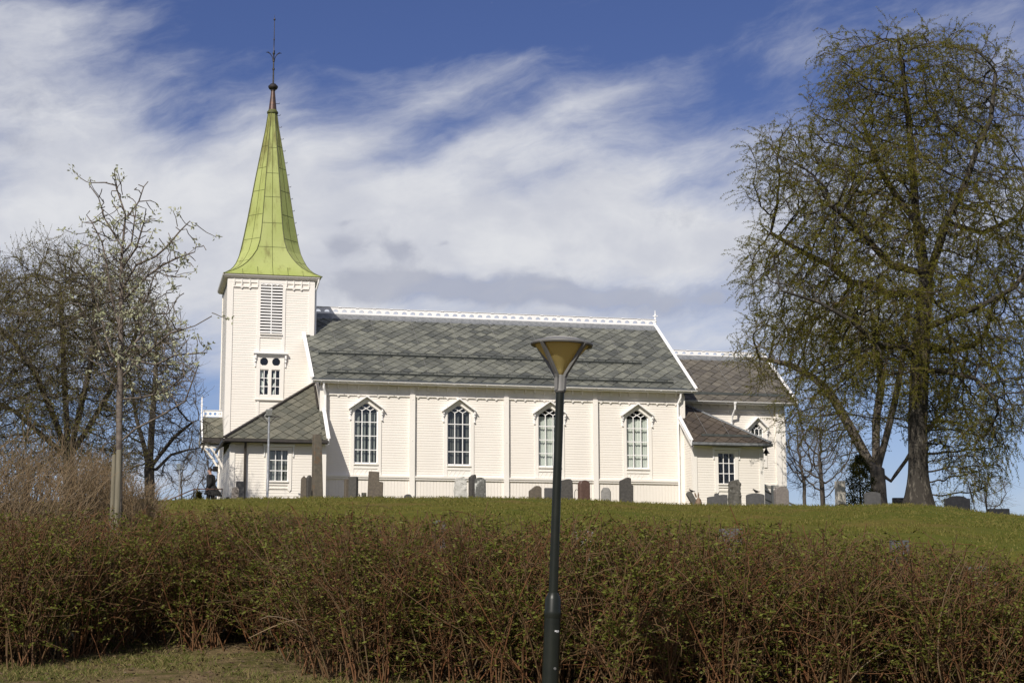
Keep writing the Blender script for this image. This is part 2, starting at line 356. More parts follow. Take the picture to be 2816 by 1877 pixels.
class MB:
    """collects boxes, bars, prisms and lathes for one mesh"""
    def __init__(s): s.v = []; s.f = []; s.m = []; s.cur = 0
    def add(s, vs, fs):
        n = len(s.v); s.v += [tuple(map(float, p)) for p in vs]; s.f += [tuple(i + n for i in f) for f in fs]; s.m += [s.cur] * len(fs)
        return s
    def quad(s, a, b, c, d): return s.add((a, b, c, d), ((0, 1, 2, 3),))
    def box(s, a, b):
        (x0, y0, z0), (x1, y1, z1) = a, b
        return s.add([(x0, y0, z0), (x1, y0, z0), (x1, y1, z0), (x0, y1, z0), (x0, y0, z1), (x1, y0, z1), (x1, y1, z1), (x0, y1, z1)],
                     [(0, 3, 2, 1), (4, 5, 6, 7), (0, 1, 5, 4), (1, 2, 6, 5), (2, 3, 7, 6), (3, 0, 4, 7)])
    def bar(s, a, b, w, h, up=(0, 0, 1)):
        a, b = Vector(a), Vector(b); d = (b - a).normalized(); side = d.cross(Vector(up))
        if side.length < 1e-4: side = d.cross(Vector((1, 0, 0)))
        side.normalize(); u2 = side.cross(d).normalized()
        c = [side * (w / 2 * i) + u2 * (h / 2 * j) for i, j in ((-1, -1), (1, -1), (1, 1), (-1, 1))]
        return s.add([a + q for q in c] + [b + q for q in c], [(3, 2, 1, 0), (4, 5, 6, 7), (0, 1, 5, 4), (1, 2, 6, 5), (2, 3, 7, 6), (3, 0, 4, 7)])
    def tube(s, pts, rs, n=8, cap=True):
        pts = [Vector(p) for p in pts]
        if not isinstance(rs, (list, tuple)): rs = [rs] * len(pts)
        vs, fs = [], []
        ref = Vector((0.31, 0.87, 0.38)).normalized()
        for i, p in enumerate(pts):
            d = (pts[min(i + 1, len(pts) - 1)] - pts[max(i - 1, 0)]).normalized()
            s1 = d.cross(ref).normalized(); s2 = d.cross(s1)
            for k in range(n):
                t = 2 * math.pi * k / n; vs.append(p + (s1 * math.cos(t) + s2 * math.sin(t)) * rs[i])
        for i in range(len(pts) - 1):
            for k in range(n): fs.append((i * n + k, i * n + (k + 1) % n, (i + 1) * n + (k + 1) % n, (i + 1) * n + k))
        if cap: fs.append(tuple(range(n - 1, -1, -1))); fs.append(tuple((len(pts) - 1) * n + k for k in range(n)))
        return s.add(vs, fs)
    def lathe(s, c, prof, n=24):
        vs, fs = [], []
        for z, r in prof:
            for k in range(n):
                t = 2 * math.pi * k / n; vs.append((c[0] + r * math.cos(t), c[1] + r * math.sin(t), c[2] + z))
        for i in range(len(prof) - 1):
            for k in range(n): fs.append((i * n + k, i * n + (k + 1) % n, (i + 1) * n + (k + 1) % n, (i + 1) * n + k))
        fs.append(tuple(range(n - 1, -1, -1))); fs.append(tuple((len(prof) - 1) * n + k for k in range(n)))
        return s.add(vs, fs)
    def prism(s, poly, axis_fn, t0, t1):
        """extrude polygon; axis_fn(a,b,t)->point"""
        n = len(poly)
        vs = [axis_fn(a, b, t0) for a, b in poly] + [axis_fn(a, b, t1) for a, b in poly]
        fs = [tuple(range(n)), tuple(range(2 * n - 1, n - 1, -1))] + [(i, i + n, (i + 1) % n + n, (i + 1) % n) for i in range(n)]
        return s.add(vs, fs)
    def build(s, name, mats, parent=None, smooth=False, loc=None):
        me = bpy.data.meshes.new(name); me.from_pydata(s.v, [], s.f)
        mats = mats if isinstance(mats, (list, tuple)) else [mats]
        if len(mats) > 1: me.polygons.foreach_set('material_index', s.m)
        bm = bmesh.new(); bm.from_mesh(me); bmesh.ops.recalc_face_normals(bm, faces=bm.faces); bm.to_mesh(me); bm.free()
        o = finish(name, me, mats, parent, False, loc)
        if smooth:
            me.polygons.foreach_set('use_smooth', [True] * len(me.polygons)); me.set_sharp_from_angle(angle=math.radians(38))
        return o

def tag(o, label=None, cat=None, group=None, kind=None):
    if label: o['label'] = label
    if cat: o['category'] = cat
    if group: o['group'] = group
    if kind: o['kind'] = kind
    return o

def empty(name, loc, rz=0.0):
    o = bpy.data.objects.new(name, None); COL.objects.link(o); o.location = loc; o.rotation_euler = (0, 0, rz); o.empty_display_size = .3
    return o

def copy_tree(o, parent=None):
    c = o.copy(); COL.objects.link(c)
    if parent is not None: c.parent = parent
    for ch in list(o.children): copy_tree(ch, c)
    return c

# ------------------------------------------------------------------ terrain
_py = np.array([-400, -60, 0, 10, 14, 18, 20, 22, 25, 30, 36, 42, 48, 52, 56, 60, 66, 72, 78, 95, 120, 200, 400, 900, 6000], float)
_pz = np.array([-3, -1.9, -1.6, -1.32, -1.08, -.58, -.33, -.08, .36, 1.10, 2.0, 2.79, 3.42, 3.77, 4.06, 4.30, 4.62, 4.88, 5.0, 5.0, 3.0, -3, -14, -26, -60], float)
_cx = np.array([-40, -20, -6, 0, 3, 5.2, 8, 10.5, 12.6, 14.0, 15.0, 16.6, 20, 30, 60], float)
_cs = np.array([.060, .070, .0731, .0727, .0708, .0686, .0680, .0676, .0683, .0668, .0637, .0610, .055, .044, .03], float)
def smooth_interp(x, xp, fp):
    # monotone-ish cubic (Catmull-Rom on non-uniform knots)
    m = np.gradient(fp, xp); i = np.clip(np.searchsorted(xp, x) - 1, 0, len(xp) - 2)
    h = xp[i + 1] - xp[i]; t = np.clip((x - xp[i]) / h, 0, 1)
    return (2 * t**3 - 3 * t**2 + 1) * fp[i] + (t**3 - 2 * t**2 + t) * h * m[i] + (-2 * t**3 + 3 * t**2) * fp[i + 1] + (t**3 - t**2) * h * m[i + 1]
def ground_z(x, y):
    x = np.asarray(x, float); y = np.asarray(y, float)
    z = smooth_interp(y, _py, _pz)
    xs = np.where(y > 1, x * 55.0 / np.maximum(y, 30), x)
    d = (np.interp(xs, _cx, _cs) - .0728) * 55.0
    w = np.clip((y - 24) / 28, 0, 1); w = w * w * (3 - 2 * w)
    back = np.clip((y - 62) / 12, 0, 1); back = back * back * (3 - 2 * back)
    plateau = 1 - np.clip((x - 14.5) / 4, 0, 1)
    lw = np.clip((-16.5 - x) / 6, 0, 1); plateau = plateau * (1 - lw)
    far = np.clip((y - 130) / 100, 0, 1)
    return z + d * w * (1 - back * plateau) * (1 - far)
def gz(x, y): return float(ground_z(x, y))

def make_ground():
    xs = np.concatenate([-np.geomspace(40, 6000, 26)[::-1], np.arange(-39, 39.01, .6), np.geomspace(40, 6000, 26)])
    ys = np.concatenate([-np.geomspace(6, 6000, 18)[::-1], np.arange(-4, 14, 1.5), np.arange(14, 70, .4), np.arange(70, 130, 1.2), np.geomspace(131, 6000, 30)])
    Xg, Yg = np.meshgrid(xs, ys)
    rng = np.random.default_rng(3)
    Zg = ground_z(Xg, Yg)
    near = (np.abs(Xg) < 40) & (Yg > 10) & (Yg < 110)
    lump = .035 * np.sin(Xg * 1.7 + 1.3 * np.sin(Yg * .9)) * np.sin(Yg * 1.3 + .8 * np.sin(Xg * 1.1)) + .02 * np.sin(Xg * 4.1 + Yg * 2.3) + rng.normal(0, .008, Xg.shape)
    Zg = Zg + np.where(near, lump, 0)
    nx, ny = len(xs), len(ys)
    V = np.stack([Xg, Yg, Zg], -1).reshape(-1, 3)
    i = np.arange(nx * ny).reshape(ny, nx)
    F = np.stack([i[:-1, :-1], i[:-1, 1:], i[1:, 1:], i[1:, :-1]], -1).reshape(-1, 4)
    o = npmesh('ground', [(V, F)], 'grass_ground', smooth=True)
    tag(o, 'grassy churchyard slope rising to the church', kind='structure')
make_ground()

# ------------------------------------------------------------------ church
TH = math.radians(13.0); KU = 0.9915; CO = at(882, 1350, 74.0); CO = np.array([CO[0], CO[1], 0.0])
church = empty('church', CO, TH); church.scale = (KU, 1, 1)
tag(church, 'white wooden church with grey slate roof and pale green copper spire on the hilltop', 'church')
def cw(u, v, z):
    u = u * KU
    return np.array([CO[0] + u * math.cos(TH) - v * math.sin(TH), CO[1] + u * math.sin(TH) + v * math.cos(TH), z])
GZ = 4.6                      # foundation starts below the churchyard
BP = .112                     # weatherboard pitch
def siding(mb, P, Ud, N, lo, hi, z0, z1, holes=()):
    """lapped weatherboards on the plane through P; lo,hi: functions of z; holes: (u0,u1,z0,z1)"""
    P = np.array(P, float); Ud = np.array(Ud, float); N = np.array(N, float)
    z = z0
    while z < z1 - 1e-6:
        zt = min(z + BP, z1); zm = (z + zt) / 2
        segs = [(lo(zm), hi(zm))]
        for (a, b, c, d) in holes:
            if c < zm < d:
                ns = []
                for s0, s1 in segs:
                    if b <= s0 or a >= s1: ns.append((s0, s1)); continue
                    if a > s0: ns.append((s0, a))
                    if b < s1: ns.append((b, s1))
                segs = ns
        for s0, s1 in segs:
            if s1 - s0 < .01: continue
            def pt(u, h, o): return P + Ud * u + N * o + np.array([0, 0, h])
            mb.quad(pt(s0, z, .017), pt(s1, z, .017), pt(s1, zt, .006), pt(s0, zt, .006))
            mb.quad(pt(s0, z, .017), pt(s0, z, -.01), pt(s1, z, -.01), pt(s1, z, .017))
        z = zt

def fr(u, z, t): return (u, t, z)           # extrude along v
S_, W_, E_, NN = (0, -1, 0), (-1, 0, 0), (1, 0, 0), (0, 1, 0)

# ---- windows
def muntin(mb, a, b, v, w=.035): mb.bar((a[0], v, a[1]), (b[0], v, b[1]), w, .04, up=(0, 1, 0))
def lancet(cu, v0, z0, zs, za, hw, curtain, ctop, hood=True):
    """pointed window in the plane v=v0 (facing -v)"""
    f = MB()
    cs = .155                                    # casing width
    k = (za - zs) / hw
    zt = za + cs * 1.25
    def head(off): return za + off * math.sqrt(1 + k * k)
    # casing: two uprights down to the dado and two raking pieces
    for s in (-1, 1):
        f.box((min(cu + s * hw, cu + s * (hw + cs)), v0 - .055, 6.46 if v0 == 0 else z0 - .4), (max(cu + s * hw, cu + s * (hw + cs)), v0 + .0, zs))
        poly = [(cu + s * hw, zs), (cu + s * (hw + cs), zs), (cu + s * (hw + cs), head(cs) - k * (hw + cs)), (cu, head(cs)), (cu, za)]
        f.prism(poly, fr, v0 - .055, v0)
    if v0 == 0:
        f.box((cu - hw, v0 - .03, 6.46), (cu + hw, v0, z0 - .17))                # apron panel
        f.box((cu - hw - .0, v0 - .06, z0 - .21), (cu + hw + .0, v0 - .032, z0 - .17))
        for i in range(5): f.bar((cu - hw + .05 + i * .2, v0 - .032, 6.48), (cu - hw + .2 + i * .2, v0 - .032, z0 - .23), .012, .02, up=(0, 1, 0)) if i < 4 else None
    win = f.build('window', 'trim_paint', church)
    s = MB(); s.box((cu - hw - .02, v0 - .10, z0 - .055), (cu + hw + .02, v0 + .10, z0)); s.box((cu - hw, v0 - .05, z0 - .17), (cu + hw, v0, z0 - .056)); s.build('sill', 'trim_paint', win)
    g = MB(); vg = v0 + .035
    for s_ in (-1, 1):
        muntin(g, (cu + s_ * hw * .34, z0), (cu + s_ * hw * .34, zs), vg)
        muntin(g, (cu + s_ * (hw - .02), z0), (cu + s_ * (hw - .02), zs), vg, .05)
        muntin(g, (cu + s_ * hw, zs), (cu, za), vg, .05)
        muntin(g, (cu + s_ * hw * .34, zs), (cu - s_ * hw * .33, zs + .56 * hw * .67), vg, .032)
        muntin(g, (cu + s_ * hw * .34, zs), (cu + s_ * hw * .68, zs + .56 * hw * .34), vg, .032)
    n = 3
    for i in range(n):
        zz = z0 + (zs + .06 - z0) * (i + 1) / (n + 1) * 1.02 + (0 if i < 2 else 0)
        muntin(g, (cu - hw, zz), (cu + hw, zz), vg - .004)
    muntin(g, (cu - hw, z0 + .03), (cu + hw, z0 + .03), vg, .06)
    g.build('glazing_bars', 'bright_paint', win)
    p = MB(); p.add([(cu - hw, v0 + .05, z0), (cu + hw, v0 + .05, z0), (cu + hw, v0 + .05, zs), (cu, v0 + .05, za), (cu - hw, v0 + .05, zs)], [(0, 1, 2, 3, 4)])
    p.build('pane', 'window_glass', win)
    # reveal lining, and a near-black sheet painted as the unlit room
    r = MB(); r.cur = 0
    out = [(cu - hw, z0), (cu + hw, z0), (cu + hw, zs), (cu, za), (cu - hw, zs)]
    for i in range(5):
        a, b = out[i], out[(i + 1) % 5]; r.quad((a[0], v0, a[1]), (b[0], v0, b[1]), (b[0], v0 + .14, b[1]), (a[0], v0 + .14, a[1]))
    r.cur = 1
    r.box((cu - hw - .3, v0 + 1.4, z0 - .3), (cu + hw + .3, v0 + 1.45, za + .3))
    r.build('reveal', ['trim_paint', 'unlit_inside'], win)
    if curtain:
        c = MB(); rnd = random.Random(int(cu * 100)); x = cu - hw + .01; pts = []
        gaps = curtain != 'curtain_pale'
        while x < cu + hw - .01:
            w = rnd.uniform(.035, .07)
            if gaps and rnd.random() < .42: x += w; continue
            d = rnd.uniform(.0, .05)
            x2 = min(x + w, cu + hw - .01)
            c.quad((x, v0 + .17 + d, z0), (x2, v0 + .20 - d, z0), (x2, v0 + .20 - d, ctop), (x, v0 + .17 + d, ctop)); x = x2
        c.box((cu - hw, v0 + .16, ctop - .01), (cu + hw, v0 + .175, ctop + .012))
        c.build('curtain', curtain, win)
    if hood:
        h = MB(); hh = .20; oh = hw + cs + .10
        az_ = head(cs) + .02
        for s_ in (-1, 1):
            a = (cu, az_ + .0); b = (cu + s_ * oh, az_ - k * oh)
            poly = [a, b, (b[0], b[1] + .055), (a[0], a[1] + .065)]
            h.prism(poly, fr, v0 - .24, v0)
            bx = cu + s_ * (oh - .075)
            h.box((bx - .03, v0 - .17, b[1] - .10), (bx + .03, v0, b[1] + .03)); h.box((bx - .025, v0 - .13, b[1] - .21), (bx + .025, v0, b[1] - .12)); h.box((bx - .02, v0 - .08, b[1] - .46), (bx + .02, v0, b[1] - .22))
            h.tube([(bx, v0 - .1, b[1] - .43), (bx, v0 - .03, b[1] - .43)], .035, 8)
        h.build('hood', 'bright_paint', win)
    return win

def rect_window(u0, u1, z0, z1, v0, curtain, tail=.36, nx=3, nz=3, plane='s', hoodz=.12, bottom=None):
    f = MB(); cs = .15
    for a, b in ((u0 - cs, u0), (u1, u1 + cs)):
        m = (a + b) / 2
        f.prism([(a, z0 - tail), (m, z0 - tail - .08), (b, z0 - tail), (b, z1 + cs * .7), (a, z1 + cs * .7)], fr, v0 - .055, v0)
    f.box((u0, v0 - .055, z1), (u1, v0, z1 + cs * .7))
    f.box((u0, v0 - .05, z0 - .17), (u1, v0, z0 - .055))
    f.box((u0, v0 - .05, z0 - .33), (u1, v0, z0 - .29))
    win = f.build('window', 'trim_paint', church)
    s = MB(); s.box((u0 - .03, v0 - .10, z0 - .055), (u1 + .03, v0 + .08, z0)); s.build('sill', 'trim_paint', win)
    g = MB(); vg = v0 + .03
    for i in range(nx + 1):
        x = u0 + (u1 - u0) * i / nx; w = .05 if i in (0, nx) else .032; muntin(g, (x, z0), (x, z1), vg, w)
    for i in range(nz + 1):
        z = z0 + (z1 - z0) * i / nz; w = .05 if i in (0, nz) else .032; muntin(g, (u0, z), (u1, z), vg - .004, w)
    g.build('glazing_bars', 'bright_paint', win)
    MB().quad((u0, v0 + .045, z0), (u1, v0 + .045, z0), (u1, v0 + .045, z1), (u0, v0 + .045, z1)).build('pane', 'window_glass', win)
    r = MB()
    for a, b in (((u0, z0), (u1, z0)), ((u1, z0), (u1, z1)), ((u1, z1), (u0, z1)), ((u0, z1), (u0, z0))):
        r.quad((a[0], v0, a[1]), (b[0], v0, b[1]), (b[0], v0 + .12, b[1]), (a[0], v0 + .12, a[1]))
    r.cur = 1; r.box((u0 - .2, v0 + .9, z0 - .2), (u1 + .2, v0 + .95, z1 + .2)); r.build('reveal', ['trim_paint', 'unlit_inside'], win)  # second material: black sheet in place of the room's darkness
    if curtain:
        c = MB(); rnd = random.Random(int(u0 * 77)); x = u0 + .02
        while x < u1 - .02:
            w = rnd.uniform(.03, .06)
            if rnd.random() < .4: x += w; continue
            x2 = min(x + w, u1 - .01); c.quad((x, v0 + .17, z0), (x2, v0 + .20, z0), (x2, v0 + .20, z1 - .05), (x, v0 + .17, z1 - .05)); x = x2
        c.build('curtain', curtain, win)
    h = MB(); zz = z1 + cs * .7 + hoodz
    h.box((u0 - cs - .13, v0 - .22, zz - .06), (u1 + cs + .13, v0, zz)); h.box((u0 - cs - .08, v0 - .16, zz - .10), (u1 + cs + .08, v0, zz - .062))
    for bx in (u0 - cs - .06, u1 + cs + .06):
        h.box((bx - .035, v0 - .15, zz - .22), (bx + .035, v0, zz - .102)); h.box((bx - .03, v0 - .11, zz - .33), (bx + .03, v0, zz - .222)); h.box((bx - .022, v0 - .07, zz - .52), (bx + .022, v0, zz - .332))
    h.build('hood', 'bright_paint', win)
    return win

# ---- nave
U0, U1, VW, RZ, EZ, EV = -.1, 16.6, 10.9, 14.45, 10.53, -.45
WC = [1.95, 6.12, 10.29, 14.43]
holes = [(c - .53, c + .53, 6.9, 9.62) for c in WC]
nw = MB()
siding(nw, (0, 0, 0), (1, 0, 0), S_, lambda z: U0, lambda z: U1, 6.44, 10.0, holes)
def gable_lo(z): return 0 if z < 10.1 else max(0, (z - 10.2) / .664 + .0)
for (pu, nrm) in ((U0, W_), (U1, E_)):
    siding(nw, (pu, 0, 0), (0, 1, 0), nrm, gable_lo, lambda z: VW - gable_lo(z), GZ, 14.1)
siding(nw, (0, VW, 0), (1, 0, 0), NN, lambda z: U0, lambda z: U1, GZ, 10.0)
# dado: upright boards below the belt moulding
u = U0
rnd = random.Random(4)
while u < U1:
    w = .145; o = rnd.uniform(.0, .006)
    nw.box((u + .004, -.045 - o, GZ), (min(u + w - .004, U1), .0, 6.29)); u += w
nw.box((U0, -.028, GZ), (U1, -.02, 6.29))
nw.build('nave_wall', 'white_paint', church)
b = MB()
b.box((U0, -.14, 6.36), (U1, .0, 6.445)); b.box((U0, -.09, 6.315), (U1, .0, 6.358)); b.box((U0, -.11, 6.275), (U1, -.05, 6.312))
b.build('belt_moulding', 'trim_paint', church)
for c, w, z1, z0 in ((4.0, .23, 10.02, GZ), (8.27, .22, 10.02, GZ), (12.42, .22, 10.02, GZ), (U0 + .11, .26, 10.3, GZ), (U1 - .06, .30, 10.3, GZ)):
    p = MB(); p.box((c - w / 2, -.175, z0), (c + w / 2, .0, z1)); p.box((c - w / 2 + .02, -.12, z1), (c + w / 2 - .02, .0, 10.4))
    for zz in (9.8, 8.0): p.tube([(c, -.19, zz), (c, -.17, zz)], .022, 6)
    p.build('pilaster', 'trim_paint', church)
f = MB()
f.box((U0, -.05, 10.0), (U1, .0, 10.46)); f.box((U0, -.075, 9.93), (U1, .0, 9.985)); f.box((U0, -.065, 10.12), (U1, -.05, 10.15))
u = U0 + .35
while u < U1:
    if all(abs(u - c) > .2 for c in (4.0, 8.27, 12.42)):
        f.box((u - .035, -.20, 10.22), (u + .035, -.05, 10.46)); f.box((u - .03, -.085, 10.05), (u + .03, -.05, 10.218))
        f.prism([(u - .075, 9.929), (u, 9.86), (u + .075, 9.929)], fr, -.07, -.03)
    u += .445
f.build('frieze', 'trim_paint', church)
for c, cur, ct in zip(WC, ('curtain_grey', 'curtain_dark', 'curtain_pale', 'curtain_pale'), (9.2, 9.25, 9.2, 9.2)):
    lw_ = lancet(c, 0, 6.95, 9.28, 9.65, .525, cur, ct)
    lw_['label'] = {'curtain_grey': 'pointed window with grey striped curtains', 'curtain_dark': 'dark pointed window', 'curtain_pale': 'pointed window with pale curtains'}[cur]

# ---- slate roofs
def clip(poly, cp):
    """clip polygon by convex polygon cp (counter-clockwise)"""
    out = poly
    for i in range(len(cp)):
        a, b = cp[i], cp[(i + 1) % len(cp)]
        inp, out = out, []
        def side(p): return (b[0] - a[0]) * (p[1] - a[1]) - (b[1] - a[1]) * (p[0] - a[0])
        for j in range(len(inp)):
            p, q = inp[j], inp[(j + 1) % len(inp)]; sp, sq = side(p), side(q)
            if sp >= 0: out.append(p)
            if (sp > 0) != (sq > 0) and abs(sp - sq) > 1e-12:
                t = sp / (sp - sq); out.append((p[0] + (q[0] - p[0]) * t, p[1] + (q[1] - p[1]) * t))
        if len(out) < 3: return []
    return out

def slates(name, mat, O, Eu, Ew, poly, parent, a=.275, bb=.285, seed=1):
    """diamond slates on the plane O + s*Eu + t*Ew (t runs up the slope); poly in (s,t), ccw"""
    O, Eu, Ew = np.array(O, float), np.array(Eu, float), np.array(Ew, float)
    Eu = Eu / np.linalg.norm(Eu); Ew = Ew / np.linalg.norm(Ew); N = np.cross(Eu, Ew)
    if N[2] < 0: N = -N
    mb = MB(); rnd = random.Random(seed)
    def P(s, t, h): return O + Eu * s + Ew * t + N * h
    ss = [p[0] for p in poly]; ts = [p[1] for p in poly]
    r = 0; t = min(ts) - bb
    while t < max(ts) + bb:
        s = min(ss) - a + (a if r % 2 else 0)
        while s < max(ss) + a:
            g = .0065
            js, jt = rnd.gauss(0, .006), rnd.gauss(0, .006)
            dm = [(s + js, t - bb + g + jt), (s + a - g + js, t + jt), (s + js, t + bb - g + jt), (s - a + g + js, t + jt)]
            c = clip(dm, poly)
            if len(c) >= 3:
                l1 = rnd.uniform(.028, .044); tw = rnd.gauss(0, .006)
                def H(p): return .004 + l1 * (t + bb - p[1]) / (2 * bb) + tw * (p[0] - s) / a
                n = len(c)
                vs = [P(p[0], p[1], H(p)) for p in c] + [P(p[0], p[1], -.004) for p in c]
                mb.add(vs, [tuple(range(n))] + [(i, i + n, (i + 1) % n + n, (i + 1) % n) for i in range(n)])
            s += 2 * a
        t += bb; r += 1
    o = mb.build(name, mat, parent)
    return o

def plane_pts(poly, O, Eu, Ew, h=0.0):
    O, Eu, Ew = np.array(O, float), np.array(Eu, float), np.array(Ew, float)
    Eu = Eu / np.linalg.norm(Eu); Ew = Ew / np.linalg.norm(Ew); N = np.cross(Eu, Ew); N = N if N[2] > 0 else -N
    return [O + Eu * s + Ew * t + N * h for s, t in poly], N

def roof_face(name, mat, O, Eu, Ew, poly, parent, seed=1, thick=.09):
    pts, N = plane_pts(poly, O, Eu, Ew); n = len(pts)
    low = [p - N * thick for p in pts]
    d = MB(); d.add(pts + low, [tuple(range(n)), tuple(range(2 * n - 1, n - 1, -1))] + [(i, i + n, (i + 1) % n + n, (i + 1) % n) for i in range(n)])
    deck = d.build(name, 'roof_dark', parent)
    slates('slates', mat, O, Eu, Ew, poly, deck, seed=seed)
    return deck

RU0, RU1 = -.52, 17.13
sl = math.hypot(5.9, RZ - EZ); ang = math.atan2(RZ - EZ, 5.9)
nave_roof = roof_face('nave_roof', 'nave_slate', (RU0, EV, EZ), (1, 0, 0), (0, 5.9, RZ - EZ), [(0, 0), (RU1 - RU0, 0), (RU1 - RU0, sl), (0, sl)], church, 5)
nr2 = MB(); nr2.prism([(11.35, EZ), (5.45, RZ), (5.45, RZ - .1), (11.35, EZ - .1)], lambda a, b, t: (t, a, b), RU0, RU1); nr2.build('rear_slope', 'nave_slate', nave_roof)
def onroof(u, t, h): # t metres up the slope
    return (u, EV + t * math.cos(ang) - h * math.sin(ang), EZ + t * math.sin(ang) + h * math.cos(ang))
for uu in (RU0 - .02, RU1 - .03):
    v = MB()
    for (va, vb, za, zb) in ((EV, 5.45, EZ, RZ), (11.35, 5.45, EZ, RZ)):
        v.prism([(va, za - .14), (vb, zb - .14), (vb, zb + .10), (va, za + .10)], lambda a, b, t: (t, a, b), uu, uu + .05)
        v.prism([(va, za + .10), (vb, zb + .10), (vb, zb + .135), (va, za + .135)], lambda a, b, t: (t, a, b), uu - .04, uu + .12)
    v.build('verge_board', 'bright_paint', nave_roof)
# soffit, fascia and gutter
s = MB(); s.box((U0, EV + .04, EZ - .12), (U1, .0, EZ - .07)); s.build('soffit', 'trim_paint', nave_roof)
def gutter(mb, a, b, r=.06):
    a, b = Vector(a), Vector(b); d = (b - a).normalized(); out = Vector((d.y, -d.x, 0))
    prof = [(math.cos(t), math.sin(t)) for t in [math.pi + math.pi * i / 8 for i in range(9)]]
    vs = []
    for p in (a, b):
        vs += [p + out * (c * r) + Vector((0, 0, s_ * r)) for c, s_ in prof] + [p + out * (c * (r - .008)) + Vector((0, 0, s_ * (r - .008))) for c, s_ in prof[::-1]]
    n = 18
    mb.add(vs, [(i, (i + 1) % n, (i + 1) % n + n, i + n) for i in range(n)])
g = MB(); gutter(g, (RU0 + .03, EV - .06, EZ - .02), (RU1 + .05, EV - .06, EZ - .02)); g.box((RU0 + .02, EV + .0, EZ - .13), (RU1, EV + .03, EZ - .03))
for i in range(24): g.box((RU0 + .4 + i * .74, EV - .125, EZ - .09), (RU0 + .42 + i * .74, EV - .0, EZ - .075))
g.build('gutter', 'bright_paint', nave_roof)
# eaves flashing strip, snow guards, wires
e = MB(); e.add([onroof(RU0, -.03, .035), onroof(RU1, -.03, .035), onroof(RU1, .13, .035), onroof(RU0, .13, .035)], [(0, 1, 2, 3)]); e.build('eaves_flashing', 'guard_metal', nave_roof)
for t0, ua, ub in ((.55, .2, 16.2), (2.55, .0, 15.2)):
    q = MB(); q.bar(onroof(ua, t0, .10), onroof(ub, t0, .10), .02, .085, up=(0, -math.sin(ang), math.cos(ang)))
    q.bar(onroof(ua, t0 + .05, .20), onroof(ub, t0 + .05, .20), .02, .025, up=(0, -math.sin(ang), math.cos(ang)))
    uu = ua
    while uu < ub:
        q.bar(onroof(uu, t0 - .02, .03), onroof(uu, t0 + .1, .19), .02, .02); uu += .82
    q.build('snow_guard', 'guard_metal', nave_roof)
wv_ = MB()
for i in range(9):
    uu = .9 + i * 1.93
    wv_.tube([onroof(uu, .65, .055), onroof(uu, sl - .1, .055)], .0075, 4)
wv_.build('roof_wire', 'wire_metal', nave_roof)

def cresting(u0, u1, vc, z0, h, step, r, parent, mats='bright_paint', half=True, t=.05):
    """pierced ridge board: panels with half-round openings"""
    mb = MB(); n = max(1, round((u1 - u0) / step)); st = (u1 - u0) / n
    for i in range(n):
        a = u0 + i * st; c = a + st / 2; zb = z0 + h * .28
        if half:
            arc = [(c + r * math.cos(q), zb + r * math.sin(q)) for q in [math.pi - math.pi * k / 10 for k in range(11)]]
            mb.prism([(a, z0), (a + st, z0), (a + st, zb), (a, zb)], fr, vc - t / 2, vc + t / 2)
            L = [(a, zb)] + arc[:6] + [(c, z0 + h), (a, z0 + h)]
            R = [(c, z0 + h)] + arc[5:] + [(a + st, zb), (a + st, z0 + h)]
        else:
            zc = z0 + h / 2
            circ = [(c + r * math.cos(q), zc + r * math.sin(q)) for q in [1.5 * math.pi - 2 * math.pi * k / 16 for k in range(17)]]
            L = [(a, z0), (c, z0)] + circ[:9] + [(c, z0 + h), (a, z0 + h)]
            R = [(c, z0 + h)] + circ[8:] + [(c, z0), (a + st, z0), (a + st, z0 + h)]
        mb.prism(L, fr, vc - t / 2, vc + t / 2); mb.prism(R, fr, vc - t / 2, vc + t / 2)
        if half and i % 2 == 0: mb.box((a + st * .8, vc - .06, z0 + h), (a + st * 1.15, vc + .06, z0 + h + .012))
    mb.box((u0, vc - .05, z0 + h + .0125), (u1, vc + .05, z0 + h + .03))
    return mb.build('cresting', mats, parent)
cresting(.18, 17.13, 5.45, 14.52, .30, .41, .125, nave_roof)
rc = MB(); rc.prism([(5.05, 14.24), (5.45, 14.535), (5.85, 14.24), (5.85, 14.20), (5.45, 14.48), (5.05, 14.20)], lambda a, b_, t: (t, a, b_), RU0 + .05, RU1 - .05); rc.build('ridge_flashing', 'lead', nave_roof)
fn = MB(); fn.lathe((17.15, 5.45, 14.35), [(0, .06), (.35, .05), (.4, .085), (.45, .045), (.6, .035), (.68, .06), (.76, .03), (.95, .012)], 10)
fn.bar((17.03, 5.45, 15.02), (17.27, 5.45, 15.02), .03, .05)
fn.build('finial', 'bright_paint', nave_roof)
for uu in (RU0 + .0,):
    pass
def downpipe(u, v0, zt, zb, mat='bright_paint', out=.13, offset=0.0, gut=.35):
    d = MB()
    d.lathe((u, v0 - gut - .05, zt - .18), [(0, .045), (.12, .085), (.16, .085)], 10)
    d.tube([(u, v0 - gut - .05, zt - .16), (u, v0 - gut - .02, zt - .34), (u + offset, v0 - out, zt - .62), (u + offset, v0 - out, zt - .8), (u + offset, v0 - out, zb)], .05, 10)
    for z in (zt - 1.3, (zt + zb) / 2, zb + .6): d.tube([(u + offset, v0 - out, z), (u + offset, v0 - out, z + .04)], .06, 10)
    return d.build('downpipe', mat, church)
downpipe(.02, 0, 10.52, GZ, out=.25, offset=.10); downpipe(16.42, 0, 10.52, GZ, out=.25, offset=-.10)

